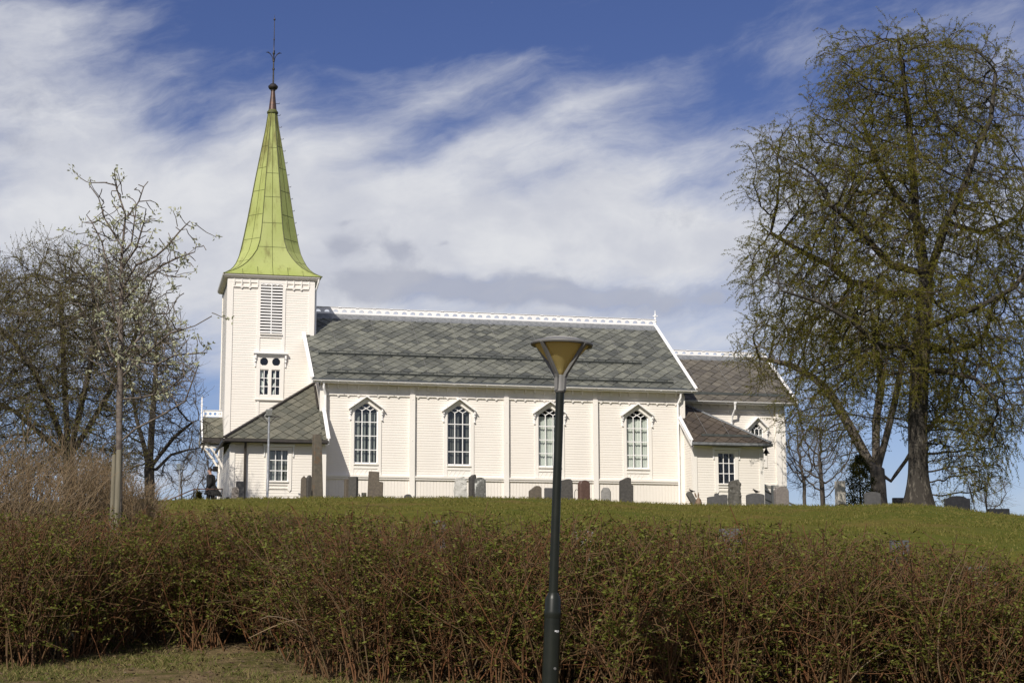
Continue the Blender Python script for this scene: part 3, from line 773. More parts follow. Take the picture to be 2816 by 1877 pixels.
# ---- tower
TU0, TU1, TV0, TV1, TC = -3.87, .04, 3.43, 7.46, (-1.85, 5.45)
tw = MB()
siding(tw, (0, TV0, 0), (1, 0, 0), S_, lambda z: TU0, lambda z: TU1, GZ, 15.55, [(-2.40, -1.39, 13.12, 15.38), (-2.36, -1.45, 10.28, 11.48), (-2.19 - .19, -1.60 + .17, 11.62, 12.02)])
siding(tw, (TU0, 0, 0), (0, 1, 0), W_, lambda z: TV0, lambda z: TV1, GZ, 15.55)
siding(tw, (TU1, 0, 0), (0, 1, 0), E_, lambda z: TV0, lambda z: TV1, 11.0, 15.55)
siding(tw, (0, TV1, 0), (1, 0, 0), NN, lambda z: TU0, lambda z: TU1, GZ, 15.55)
tw.build('tower_wall', 'white_paint', church)
tb = MB()
for uu in (TU0, TU1):
    s_ = -1 if uu == TU0 else 1
    a, b_ = sorted((uu + s_ * .045, uu - s_ * .22)); tb.box((a, TV0 - .05, GZ), (b_, TV0 - .0, 15.6))
    a, b_ = sorted((uu + s_ * .05, uu)); tb.box((a, TV0 - .0005, GZ), (b_, TV0 + .2, 15.6)); tb.box((a, TV1 - .2, GZ), (b_, TV1 + .045, 15.6))
for a, b_ in ((-2.53, -2.40), (-1.39, -1.255)):
    tb.box((a, TV0 - .05, 12.24), (b_, TV0, 15.45)); tb.box((a + .05, TV0 - .045, 9.3), (b_ + .03, TV0, 10.12))
tb.box((-2.53, TV0 - .052, 12.93), (-1.255, TV0, 13.04)); tb.box((-2.40, TV0 - .12, 13.05), (-1.39, TV0 + .05, 13.11))
tb.box((TU0, TV0 - .055, 15.45), (TU1, TV0, 15.62))
for a, b_ in ((TU0 + .22, -2.53), (-1.255, TU1 - .22)):
    tb.box((a, TV0 - .075, 15.22), (b_, TV0, 15.29))
    n = 4
    for i in range(n):
        uu = a + (b_ - a) * (i + .02) / (n - 1 + .04) if i else a + .03
        tb.box((uu - .025, TV0 - .085, 15.30), (uu + .025, TV0, 15.6))
        if 0 < i < n - 1: tb.prism([(uu - .07, 15.219), (uu, 15.15), (uu + .07, 15.219)], fr, TV0 - .07, TV0 - .03)
tb.build('tower_trim', 'trim_paint', church)
lv = MB(); z = 13.16
while z < 15.36:
    for a, b_ in ((-2.40, -1.915), (-1.875, -1.39)):
        lv.add([(a, TV0 - .06, z), (b_, TV0 - .06, z), (b_, TV0 - .06, z + .07), (a, TV0 - .06, z + .07), (a, TV0 + .02, z + .018), (b_, TV0 + .02, z + .018), (b_, TV0 + .02, z + .085), (a, TV0 + .02, z + .085)],
               [(0, 1, 2, 3), (3, 2, 6, 7), (4, 5, 1, 0), (7, 6, 5, 4), (0, 3, 7, 4), (1, 5, 6, 2)])
    z += .138
lv.box((-1.915, TV0 - .07, 13.1), (-1.875, TV0 + .02, 15.42))
for a, b_ in ((-2.40, -1.915), (-1.875, -1.39)):
    c = (a + b_) / 2; w = (b_ - a) / 2
    pts = [(a, 15.45)] + [(a, 15.36)] + [(c - w * .98 + k * w * .98 / 6, 15.36 + .045 * math.sin(math.pi * k / 6)) for k in range(1, 6)] + [(c, 15.335)] + [(c + k * w * .98 / 6, 15.36 + .045 * math.sin(math.pi * k / 6)) for k in range(1, 6)] + [(b_, 15.36), (b_, 15.45)]
    lv.prism(pts[::-1], fr, TV0 - .045, TV0 - .01)
louvre = lv.build('belfry_louvre', 'bright_paint', church)
lb = MB(); lb.box((-2.6, TV0 + .5, 12.9), (-1.2, TV0 + .55, 15.6)); lb.build('louvre_dark_sheet', 'unlit_inside', louvre)  # black sheet, darkness of the belfry put into its colour
# double window with two roundels
f = MB()
f.box((-2.53, TV0 - .06, 10.12), (-2.36, TV0, 12.10)); f.box((-1.45, TV0 - .06, 10.12), (-1.27, TV0, 12.10)); f.box((-2.36, TV0 - .06, 12.03), (-1.45, TV0, 12.10))
f.box((-1.965, TV0 - .05, 10.30), (-1.835, TV0 + .02, 11.47)); f.box((-2.36, TV0 - .05, 10.12), (-1.45, TV0, 10.30))
for c in (-2.18, -1.63):
    z0_, z1_ = 11.47, 12.03; a, b_ = (-2.36, -1.905) if c < -2 else (-1.905, -1.45); r = .185
    circ = [(c + r * math.cos(q), 11.82 + r * math.sin(q)) for q in [1.5 * math.pi - 2 * math.pi * k / 24 for k in range(25)]]
    f.prism([(a, z0_), (c, z0_)] + circ[:13] + [(c, z1_), (a, z1_)], fr, TV0 - .045, TV0 - .01); f.prism([(c, z1_)] + circ[12:] + [(c, z0_), (b_, z0_), (b_, z1_)], fr, TV0 - .045, TV0 - .01)
twin = f.build('window', 'trim_paint', church)
g = MB()
for a, b_ in ((-2.36, -1.965), (-1.835, -1.45)):
    for i in range(3): x = a + (b_ - a) * i / 2; g.bar((x, TV0 + .02, 10.3), (x, TV0 + .02, 11.47), .03, .035, up=(0, 1, 0))
    for i in range(4): z = 10.31 + 1.15 * i / 3; g.bar((a, TV0 + .016, z), (b_, TV0 + .016, z), .03, .035, up=(0, 1, 0))
g.build('glazing_bars', 'bright_paint', twin)
MB().quad((-2.4, TV0 + .04, 10.25), (-1.4, TV0 + .04, 10.25), (-1.4, TV0 + .04, 12.05), (-2.4, TV0 + .04, 12.05)).build('pane', 'window_glass', twin)
r = MB(); r.box((-2.6, TV0 + .8, 10.0), (-1.2, TV0 + .85, 12.2)); r.build('dark_room_sheet', 'unlit_inside', twin)  # dark-coloured sheet imitating the shade of the tower room
c = MB()
c.prism([(-2.36, 11.1), (-2.2, 11.05), (-2.19, 11.45), (-2.36, 11.45)], fr, TV0 + .10, TV0 + .11); c.prism([(-2.3, 10.5), (-2.17, 10.36), (-2.13, 10.9), (-2.3, 11.0)], fr, TV0 + .10, TV0 + .11)
c.prism([(-1.83, 10.35), (-1.70, 10.33), (-1.66, 10.62), (-1.78, 10.45)], fr, TV0 + .10, TV0 + .11); c.prism([(-1.76, 11.0), (-1.66, 11.1), (-1.63, 11.4), (-1.72, 11.35)], fr, TV0 + .10, TV0 + .11); c.prism([(-1.80, 10.7), (-1.67, 10.9), (-1.66, 10.72)], fr, TV0 + .10, TV0 + .11)
c.prism([(-2.03, 10.95), (-1.97, 10.8), (-1.97, 11.3), (-2.02, 11.25)], fr, TV0 + .10, TV0 + .11)
c.build('curtain', 'curtain_pale', twin)  # no cloth: pale shapes put in for sky showing and reflecting in panes
h = MB(); h.box((-2.67, TV0 - .22, 12.17), (-1.12, TV0, 12.24)); h.box((-2.62, TV0 - .15, 12.11), (-1.17, TV0, 12.168))
for bx in (-2.58, -1.21):
    h.box((bx - .04, TV0 - .16, 11.95), (bx + .04, TV0, 12.108)); h.box((bx - .035, TV0 - .12, 11.80), (bx + .035, TV0, 11.948)); h.box((bx - .025, TV0 - .07, 11.58), (bx + .025, TV0, 11.798))
h.build('hood', 'bright_paint', twin)
s = MB(); s.box((-2.56, TV0 - .10, 10.06), (-1.24, TV0 + .03, 10.118)); s.build('sill', 'trim_paint', twin)
# tower cornice (soffit + gutter)
cor = MB(); hw = 1.96; ho = 2.22
def ring(h0, h1, z0_, z1_):
    a = [(-h0, -h0), (h0, -h0), (h0, h0), (-h0, h0)]; b2 = [(-h1, -h1), (h1, -h1), (h1, h1), (-h1, h1)]
    cor.add([(TC[0] - .065 + x, TC[1] + y, z0_) for x, y in a] + [(TC[0] - .065 + x, TC[1] + y, z1_) for x, y in b2], [(i, (i + 1) % 4, (i + 1) % 4 + 4, i + 4) for i in range(4)])
ring(hw + .03, hw + .03, 15.56, 15.62); ring(hw + .03, hw + .06, 15.62, 15.62); ring(hw + .06, ho - .07, 15.62, 15.66); ring(ho - .07, ho - .07, 15.66, 15.66)
ring(ho - .07, ho - .05, 15.66, 15.69); ring(ho - .05, ho - .01, 15.69, 15.73); ring(ho - .01, ho + .01, 15.73, 15.80); ring(ho + .01, ho + .01, 15.80, 15.82); ring(ho + .01, ho - .05, 15.82, 15.82)
cor.build('tower_cornice', 'shaded_cornice_paint', church)  # greyer than the other trim, eave shade put into the colour
d = MB(); d.tube([(TU1 + .22, TV0 - .15, 15.7), (TU1 + .2, TV0 - .1, 15.55), (TU1 + .11, TV0 + .12, 15.2), (TU1 + .11, TV0 + .12, 13.15), (TU1 + .2, TV0 + .0, 13.02)], .045, 8); tpipe = d.build('downpipe', 'bright_paint', church)

# ---- spire
LV = [(15.81, 2.26, 1.0), (15.86, 2.18, .975), (15.95, 2.07, .93), (16.08, 1.92, .87), (16.27, 1.77, .79), (16.5, 1.64, .70), (16.8, 1.52, .60), (17.15, 1.40, .50), (17.6, 1.30, .44), (18.2, 1.185, .414), (19.01, 1.04, .414), (20.83, .745, .414), (22.19, .51, .414), (23.4, .30, .414), (24.14, .20, .414)]
SCX, SCY = -1.86, 5.45
def octo(z_, h_, k_): t = h_ * k_; return [(SCX + x, SCY + y, z_) for x, y in ((-t, -h_), (t, -h_), (h_, -t), (h_, t), (t, h_), (-t, h_), (-h_, t), (-h_, -t))]
sp = MB(); vs = []; fs = []
for L in LV: vs += octo(*L)
for i in range(len(LV) - 1):
    for k in range(8): fs.append((i * 8 + k, i * 8 + (k + 1) % 8, (i + 1) * 8 + (k + 1) % 8, (i + 1) * 8 + k))
fs.append(tuple(range(7, -1, -1)))
sp.add(vs, fs)
spire = sp.build('spire', 'verdigris', church)
sm = MB()
for k in range(8):
    sm.tube([Vector(octo(*L)[k]) for L in LV], [.022] * 9 + [.02] * 6, 5)
    mid = [(Vector(octo(*L)[k]) + Vector(octo(*L)[(k + 1) % 8])) / 2 for L in LV]
    if k % 2 == 0: sm.tube(mid, .013, 4)
    else: sm.tube(mid[3:], .013, 4)
    zs_ = [16.6, 17.75, 18.95, 20.15, 21.3, 22.4] if k % 2 else [17.3, 18.5, 19.8, 21.0, 22.3]
    for z_ in zs_:
        i = max(j for j in range(len(LV)) if LV[j][0] <= z_); t = (z_ - LV[i][0]) / (LV[i + 1][0] - LV[i][0])
        L = tuple(LV[i][q] + (LV[i + 1][q] - LV[i][q]) * t for q in range(3)); o8 = octo(*L)
        sm.tube([o8[k], o8[(k + 1) % 8]], .012, 4)
for sgn in (-1, 1):
    for q in (.33, .66): 
        for z_ in (0,):
            x = SCX + sgn * 2.1 * q; sm.tube([(x, SCY - 2.255, 15.815), (x, SCY - 2.05, 15.965 if q < .5 else 15.96), (x, SCY - (1.8 if q < .5 else 1.93), 16.26 if q < .5 else 16.1)], .011, 4)
sm.build('seam', 'seam_copper', spire)
cap = MB()
cap.lathe((SCX, SCY, 24.08), [(0, .20), (.03, .27), (.10, .27), (.14, .23), (.2, .2)], 16); co = cap.build('collar', 'seam_copper', spire, True)
cn = MB(); cn.lathe((SCX, SCY, 24.26), [(0, .195), (.5, .14), (.96, .095)], 14); cn.build('cone', 'bare_copper', spire, True)
fi = MB()
fi.lathe((SCX, SCY, 25.2), [(0, .08), (.04, .12), (.09, .12), (.12, .19), (.2, .235), (.26, .235), (.32, .17), (.37, .13), (.4, .05)], 16)
fi.lathe((SCX, SCY, 25.55), [(0, .045), (.7, .034), (.72, .06), (.8, .06), (.82, .034), (1.12, .032), (1.14, .055), (1.22, .055), (1.24, .03), (1.45, .03), (1.55, .065), (1.65, .02), (2.2, .022), (2.22, .035), (2.28, .035), (2.3, .02), (2.9, .016), (3.2, .014), (3.21, .04), (3.25, .055), (3.29, .04), (3.3, .012), (3.5, .004)], 8)
for s_ in (-1, 1):
    for ax in ((1, 0), (0, 1)):
        q = [(SCX + s_ * ax[0] * a, SCY + s_ * ax[1] * a, z_) for a, z_ in ((.03, 26.72), (.07, 26.92), (.16, 27.06), (.27, 27.14), (.38, 27.13))]
        fi.tube(q, [.018, .018, .022, .03, .006], 6)
fi.build('finial', 'iron', spire, True)
z_ = 18.2
while z_ < 25.1:
    i = max(j for j in range(len(LV)) if LV[j][0] <= z_) if z_ < 24.1 else None
    hh = (LV[i][1] + (LV[i + 1][1] - LV[i][1]) * (z_ - LV[i][0]) / (LV[i + 1][0] - LV[i][0])) if i is not None and i < len(LV) - 1 else .17
    st_ = MB(); st_.tube([(SCX + hh - .02, SCY - .1, z_), (SCX + hh + .13, SCY - .1, z_), (SCX + hh + .15, SCY - .1, z_ + .05)], .014, 5); z_ += .58; st_.build('step_iron', 'iron', spire)
hb = MB(); hb.add([(SCX + 1.27, SCY - .3, 17.75), (SCX + 1.33, SCY - .3, 17.75), (SCX + 1.33, SCY + .3, 17.75), (SCX + 1.27, SCY + .3, 17.75), (SCX + 1.10, SCY - .3, 18.55), (SCX + 1.17, SCY - .3, 18.55), (SCX + 1.17, SCY + .3, 18.55), (SCX + 1.10, SCY + .3, 18.55)],
       [(0, 3, 2, 1), (4, 5, 6, 7), (0, 1, 5, 4), (1, 2, 6, 5), (2, 3, 7, 6), (3, 0, 4, 7)]); hb.build('hatch', 'seam_copper', spire)

TOWER_PARTS = [o for o in church.children if o.name.split('.')[0] in ('tower_wall', 'tower_trim', 'belfry_louvre', 'tower_cornice', 'spire') or o == twin or o == tpipe]
for o in TOWER_PARTS: o.location.x = -.11
# ---- west entrance canopy
CZ0, CZ1, CU0, CU1 = 8.38, 9.45, -4.88, -4.0
dz = CZ1 - CZ0; dv = 1.3
slc = math.hypot(dz, dv)
canopy = roof_face('canopy_roof', 'porch_slate', (CU0, 5.45 - dv, CZ0), (1, 0, 0), (0, dv, dz), [(0, 0), (CU1 - CU0, 0), (CU1 - CU0, slc), (0, slc)], church, 9, .08)
c2 = MB(); c2.prism([(5.45 + dv, CZ0), (5.45, CZ1), (5.45, CZ1 - .08), (5.45 + dv, CZ0 - .08)], lambda a, b_, t: (t, a, b_), CU0, CU1); c2.build('rear_slope', 'porch_slate', canopy)
vb = MB()
for s_ in (-1, 1):
    vb.prism([(5.45 + s_ * (dv + .05), CZ0 - .22), (5.45, CZ1 - .12), (5.45, CZ1 + .16), (5.45 + s_ * (dv + .05), CZ0 + .06)], lambda a, b_, t: (t, a, b_), CU0 - .1, CU0 - .04)
vb.bar((CU0 - .07, 5.45, CZ1 - .1), (CU0 - .07, 5.45, CZ1 + .95), .06, .06); vb.bar((CU0 - .07, 5.45, CZ1 + .5), (CU0 - .07, 5.45, CZ1 + .62), .085, .085)
vb.build('verge_board', 'bright_paint', canopy)
cresting(CU0, CU1, 5.45, CZ1 + .04, .28, .2, .065, canopy, half=False, t=.04)
cg = MB(); cg.box((CU0 - .02, 5.45 - dv - .1, CZ0 - .22), (CU1, 5.45 - dv + .02, CZ0 - .03)); cg.tube([(CU0 + .02, 5.45 - dv - .05, CZ0 - .2), (CU0 - .02, 5.45 - dv - .05, CZ0 - .45), (CU0 - .1, 5.45 - dv - .05, CZ0 - .7)], .045, 7); cg.build('gutter', 'dark_trim', canopy)
for vv in (5.45 - dv + .15, 5.45 + dv - .15):
    br = MB()
    arc = [(CU0 + .1 + .75 * (1 - math.cos(q)), CZ0 - .25 - 1.5 * math.sin(q)) for q in [math.pi / 2 * k / 6 for k in range(7)]]
    arc = [(CU0 + .05 + (TU0 - CU0) * t, CZ0 - .2 - 1.5 * t * t * .6 - .6 * t) for t in (0, .25, .5, .75, 1.0)]
    for i in range(4): br.bar((arc[i][0], vv, arc[i][1]), (arc[i + 1][0], vv, arc[i + 1][1]), .09, .16, up=(0, 1, 0))
    br.bar((CU0, vv, CZ0 - .16), (TU0, vv, CZ0 - .16), .09, .11); br.bar((TU0 - .05, vv, CZ0 - .2), (TU0 - .05, vv, CZ0 - 2.0), .09, .12)
    br.build('bracket', 'trim_paint', canopy)
fl_ = MB(); fl_.box((CU0 + .45, 5.45 - dv + .0, CZ0 - 1.5), (CU0 + .68, 5.45 - dv + .2, CZ0 - 1.28)); fl_.build('floodlight', 'black_metal', canopy)

# ---- generic lean-to with a hipped outer corner (south-west porch and south-east vestry)
def leanto(kind, ua, ub, v0, apex, ev, ez, ue, mat, seed, gmat, wmat, vside, rear_v, wtop):
    """ua: wall touching the nave, ub: outer wall; apex (u,v,z) on the nave's gable wall; ev,ez eave line; ue outer eave; vside: verge u"""
    w = MB(); lo_, hi_ = min(ua, ub), max(ua, ub)
    win = (-2.40, -1.60, 5.98, 7.34) if kind == 'porch' else (17.80, 18.60, 6.20, 7.63)
    siding(w, (0, v0, 0), (1, 0, 0), S_, lambda z: lo_, lambda z: hi_, GZ, wtop, [win])
    siding(w, (lo_, 0, 0), (0, 1, 0), W_, (lambda z: max(v0, v0 + (z - wtop) / .8)) if kind == 'vestry' else (lambda z: v0), lambda z: rear_v if kind == 'porch' else 0.0, GZ, wtop if kind == 'porch' else 9.3)
    siding(w, (hi_, 0, 0), (0, 1, 0), E_, (lambda z: max(v0, v0 + (z - wtop) / .8)) if kind == 'porch' else (lambda z: v0), lambda z: rear_v if kind == 'vestry' else 0.0, GZ, wtop if kind == 'vestry' else 9.2)
    w.build(kind + '_wall', 'white_paint', church)
    t = MB()
    for uu in (lo_, hi_):
        s_ = -1 if uu == lo_ else 1
        a, b_ = sorted((uu + s_ * .04, uu - s_ * .17)); t.box((a, v0 - .05, GZ), (b_, v0, wtop))
        a, b_ = sorted((uu + s_ * .042, uu)); t.box((a, v0 - .0005, GZ), (b_, v0 + .17, wtop))
    t.box((lo_, v0 - .06, wtop), (hi_, v0, wtop + .12))
    t.box((lo_, v0 - .30, wtop + .121), (hi_, v0, wtop + .16))
    t.build(kind + '_trim', 'trim_paint', church)
    au, av, az_ = apex
    run = av - ev; rise = az_ - ez; L = math.hypot(run, rise)
    x0, x1 = min(ue, vside), max(ue, vside)
    # south slope: triangle-ish polygon in (s,t)
    s_ap = au - x0
    if kind == 'porch':
        poly = [(0, 0), (vside - x0, 0), (vside - x0, L * (0 - .02 - ev) / run), (s_ap, L * (0 - .02 - ev) / run), (s_ap, L)]
        # convex part 1: hip to the nave wall; part 2: narrow strip in front of the nave corner
        p1 = [(0, 0), (s_ap, 0), (s_ap, L)]; p2 = [(s_ap, 0), (vside - x0, 0), (vside - x0, L * (-.12 - ev) / run), (s_ap, L * (-.12 - ev) / run)]
    else:
        p1 = [(s_ap, 0), (ue - x0, 0), (s_ap, L)]; p2 = [(vside - x0, 0), (s_ap, 0), (s_ap, L * (-.12 - ev) / run), (vside - x0, L * (-.12 - ev) / run)]
    roof = roof_face(kind + '_roof', mat, (x0, ev, ez), (1, 0, 0), (0, run, rise), p1, church, seed, .08)
    pts, N = plane_pts(p2, (x0, ev, ez), (1, 0, 0), (0, run, rise)); n = len(pts)
    dd = MB(); dd.add(pts + [p - N * .08 for p in pts], [tuple(range(n)), tuple(range(2 * n - 1, n - 1, -1))] + [(i, i + n, (i + 1) % n + n, (i + 1) % n) for i in range(n)]); dd.build('lower_strip', 'roof_dark', roof)
    slates('slates', mat, (x0, ev, ez), (1, 0, 0), (0, run, rise), p2, roof, seed=seed + 1)
    # outer slope (seen only from the side)
    oo = MB(); oo.add([(ue, ev, ez), (ue, rear_v, ez), (au, rear_v, az_), (au, av, az_)], [(0, 1, 2, 3)]); oo.build('outer_slope', mat, roof)
    hp = MB(); hp.bar((ue, ev, ez + .05), (au, av, az_ + .05), .16 if kind == 'porch' else .12, .07); hp.build('hip_flashing', gmat, roof)
    e_ = MB(); e_.box((x0 + (.0), ev - .08, ez - .12), (x1, ev + .0, ez - .01)); e_.box((x0, ev, ez - .16), (x1, ev + .03, ez - .09))
    a, b_ = sorted((ue, ue + (-.08 if kind == 'porch' else .08))); e_.box((a, ev, ez - .12), (b_, rear_v, ez - .01))
    e_.build('gutter', wmat, roof)
    vb_ = MB(); k = rise / run
    va = ev - .04; vbk = -.16
    q0, q1 = vside - .03, vside + .03
    vb_.prism([(va, ez - .17), (vbk, ez - .17 + (vbk - ev) * k), (vbk, ez + .10 + (vbk - ev) * k), (va, ez + .07)], lambda a, b2, t_: (t_, a, b2), q0, q1)
    vb_.prism([(va, ez + .072), (vbk, ez + .102 + (vbk - ev) * k), (vbk, ez + .13 + (vbk - ev) * k), (va, ez + .10)], lambda a, b2, t_: (t_, a, b2), q0 - .05, q1 + .05)
    vb_.build('verge_board', 'bright_paint', roof)
    ap = MB(); ap.bar((au + (.03 if kind == 'porch' else -.03) * -1, -.1, ez + (-.1 - ev) * k + .06), (au + (.03 if kind == 'porch' else -.03) * -1, av, az_ + .08), .05, .10); ap.build('abutment_flashing', gmat, roof)
    return roof
porch_roof = leanto('porch', -.02, -4.02, -1.6, (-.17, 1.65, 10.62), -2.0, 7.72, -4.32, 'porch_slate', 21, 'dark_trim', 'dark_trim', .06, TV0, 7.52)
vestry_roof = leanto('vestry', 16.62, 19.95, -1.35, (16.66, 1.14, 10.25), -1.80, 8.03, 20.22, 'vestry_slate', 31, 'lead', 'lead', 16.40, 1.95, 7.80)
sgv = MB(); kk = (10.25 - 8.03) / 2.94; sgv.bar((17.0, -1.45, 8.03 + .35 * kk + .1), (19.4, -1.45, 8.03 + .35 * kk + .1), .02, .10); sgv.build('snow_guard', 'guard_metal', vestry_roof)
for i in range(2):
    w_ = MB(); a = 17.3 + i * 1.05; w_.tube([(a, -1.4, 8.38 + .06), (a, .6 - i * .9, 8.03 + (2.4 - i * .9) * kk + .06)], .008, 4); w_.build('roof_wire', 'wire_metal', vestry_roof)
rect_window(-2.40, -1.60, 6.0, 7.32, -1.6, 'curtain_grey'); rect_window(17.80, 18.60, 6.22, 7.61, -1.35, None)
d = MB(); d.tube([(-3.42, -1.95, 7.62), (-3.42, -1.80, 7.40), (-3.42, -1.72, 7.2), (-3.42, -1.72, GZ)], .055, 8); d.build('downpipe', 'dark_trim', church)

# ---- chancel
KU0, KU1, KV0 = U1, 22.38, 1.95; KV1 = VW - 1.95
ch = MB()
siding(ch, (0, KV0, 0), (1, 0, 0), S_, lambda z: KU0, lambda z: KU1, 6.52, 10.1, [(20.68, 21.32, 7.6, 9.42)])
def kl(z): return 0 if z < 10.2 else (z - 10.3) / .69
siding(ch, (KU1, 0, 0), (0, 1, 0), E_, lambda z: KV0 + kl(z), lambda z: KV1 - kl(z), GZ, 12.8)
siding(ch, (0, KV1, 0), (1, 0, 0), NN, lambda z: KU0, lambda z: KU1, GZ, 10.1)
u = KU0
while u < KU1: ch.box((u + .004, KV0 - .04, GZ), (min(u + .14, KU1), KV0, 6.36)); u += .145
ch.box((KU0, KV0 - .025, GZ), (KU1, KV0 - .018, 6.36))
ch.build('chancel_wall', 'white_paint', church)
ct = MB()
for c_, w in ((KU1 - .08, .16), (KU1 - .32, .26), ): ct.box((c_ - w / 2, KV0 - (.11 if w > .2 else .06), GZ), (c_ + w / 2, KV0, 10.2))
ct.box((KU1 + .001, KV0 - .055, GZ), (KU1 + .05, KV0 + .2, 10.2))
ct.box((KU0, KV0 - .05, 10.05), (KU1, KV0, 10.4)); ct.box((KU0, KV0 - .075, 9.92), (KU1, KV0, 9.98)); ct.box((KU0, KV0 - .12, 6.43), (KU1, KV0, 6.515)); ct.box((KU0, KV0 - .08, 6.37), (KU1, KV0, 6.428))
u = KU0 + .3
while u < KU1 - .3:
    ct.box((u - .035, KV0 - .14, 10.12), (u + .035, KV0, 10.4)); ct.prism([(u - .07, 9.919), (u, 9.86), (u + .07, 9.919)], fr, KV0 - .07, KV0 - .03); u += .445
ct.build('chancel_trim', 'trim_paint', church)
lancet(21.0, KV0, 7.7, 9.10, 9.40, .31, 'curtain_grey', 9.05)
CRU0, CRU1, CRV, CRZ0, CRZ1 = U1 + .02, 22.88, 1.50, 10.35, 13.08
slk = math.hypot(5.45 - CRV, CRZ1 - CRZ0)
chancel_roof = roof_face('chancel_roof', 'chancel_slate', (CRU0, CRV, CRZ0), (1, 0, 0), (0, 5.45 - CRV, CRZ1 - CRZ0), [(0, 0), (CRU1 - CRU0, 0), (CRU1 - CRU0, slk), (0, slk)], church, 41)
c2 = MB(); c2.prism([(9.4, CRZ0), (5.45, CRZ1), (5.45, CRZ1 - .08), (9.4, CRZ0 - .08)], lambda a, b_, t: (t, a, b_), CRU0, CRU1); c2.build('rear_slope', 'chancel_slate', chancel_roof)
vb = MB()
for va, vb2 in ((CRV, 5.45), (9.4, 5.45)):
    vb.prism([(va, CRZ0 - .14), (vb2, CRZ1 - .14), (vb2, CRZ1 + .12), (va, CRZ0 + .12)], lambda a, b_, t: (t, a, b_), CRU1 - .01, CRU1 + .04); vb.prism([(va, CRZ0 + .121), (vb2, CRZ1 + .121), (vb2, CRZ1 + .15), (va, CRZ0 + .15)], lambda a, b_, t: (t, a, b_), CRU1 - .08, CRU1 + .08)
vb.build('verge_board', 'bright_paint', chancel_roof)
cresting(17.6, 22.88, 5.45, 13.12, .22, .41, .10, chancel_roof)
rc = MB(); rc.prism([(5.05, 12.86), (5.45, 13.14), (5.85, 12.86), (5.85, 12.82), (5.45, 13.09), (5.05, 12.82)], lambda a, b_, t: (t, a, b_), CRU0, CRU1 - .03); rc.build('ridge_flashing', 'lead', chancel_roof)
g = MB(); gutter(g, (CRU0 + .4, CRV - .06, CRZ0 - .02), (CRU1 + .03, CRV - .06, CRZ0 - .02)); g.box((CRU0, CRV, CRZ0 - .13), (CRU1, CRV + .03, CRZ0 - .03)); g.box((CRU0, CRV + .031, CRZ0 - .12), (KU1 + .3, KV0, CRZ0 - .08)); g.build('gutter', 'bright_paint', chancel_roof)
sg = MB(); kk2 = (CRZ1 - CRZ0) / (5.45 - CRV); sg.bar((17.4, CRV + .45, CRZ0 + .45 * kk2 + .1), (22.5, CRV + .45, CRZ0 + .45 * kk2 + .1), .02, .12); sg.build('snow_guard', 'guard_metal', chancel_roof)
w_ = MB()
for i in range(3): a = 18.4 + i * 1.6; w_.tube([(a, CRV + .5, CRZ0 + .5 * kk2 + .06), (a, 5.3, CRZ0 + (5.3 - CRV) * kk2 + .06)], .008, 4)
w_.build('roof_wire', 'wire_metal', chancel_roof)
d = MB(); d.lathe((19.75, CRV - .05, 10.15), [(0, .045), (.1, .085), (.15, .085)], 10); d.tube([(19.75, CRV - .05, 10.2), (19.75, CRV - .02, 9.98), (19.70, KV0 - .2, 9.65), (19.70, KV0 - .1, 9.4), (19.70, KV0 - .1, 8.2)], .05, 8); d.build('downpipe', 'bright_paint', church)

def wall_lamp():
    p = cw(19.99, -1.0, 7.68); o = empty('wall_lamp', p, TH)
    tag(o, 'small black bell-shaped outdoor lamp on a curved arm at the vestry corner', 'lamp')
    a = MB(); a.box((-.02, -.05, .12), (.03, .05, .3)); a.tube([(.0, 0, .22), (.08, 0, .42), (.2, 0, .42), (.28, 0, .30), (.28, 0, .2)], .016, 6); a.build('arm', 'black_metal', o)
    s = MB(); s.lathe((.28, 0, -.02), [(0, .17), (.04, .13), (.14, .07), (.24, .03), (.27, .03)], 14); s.build('lamp_shade', 'black_metal', o, True)
    b2 = MB(); b2.lathe((.28, 0, -.12), [(0, .02), (.03, .06), (.08, .06), (.1, .04)], 10); b2.build('bulb', 'curtain_grey', o, True)
wall_lamp()
def step_rail():
    p = cw(20.35, .6, 0); o = empty('handrail', (p[0], p[1], gz(p[0], p[1])), TH); z = 5.0 - o.location.z
    tag(o, 'white wooden handrail beside the chancel steps, behind the grey rounded headstone', 'handrail')
    m = MB(); m.box((.75, -.05, -.1), (.85, .05, z + 1.35)); m.build('post', 'trim_paint', o)
    m = MB(); m.bar((.0, 0, z + 1.3), (2.3, 0, z + .25), .05, .07); m.bar((.0, .0, z + .9), (2.3, 0, z - .1), .04, .05); m.build('rail', 'stone_grey', o)
step_rail()
# ------------------------------------------------------------------ vegetation
def norm(a): return a / np.maximum(np.linalg.norm(a, axis=-1, keepdims=True), 1e-9)

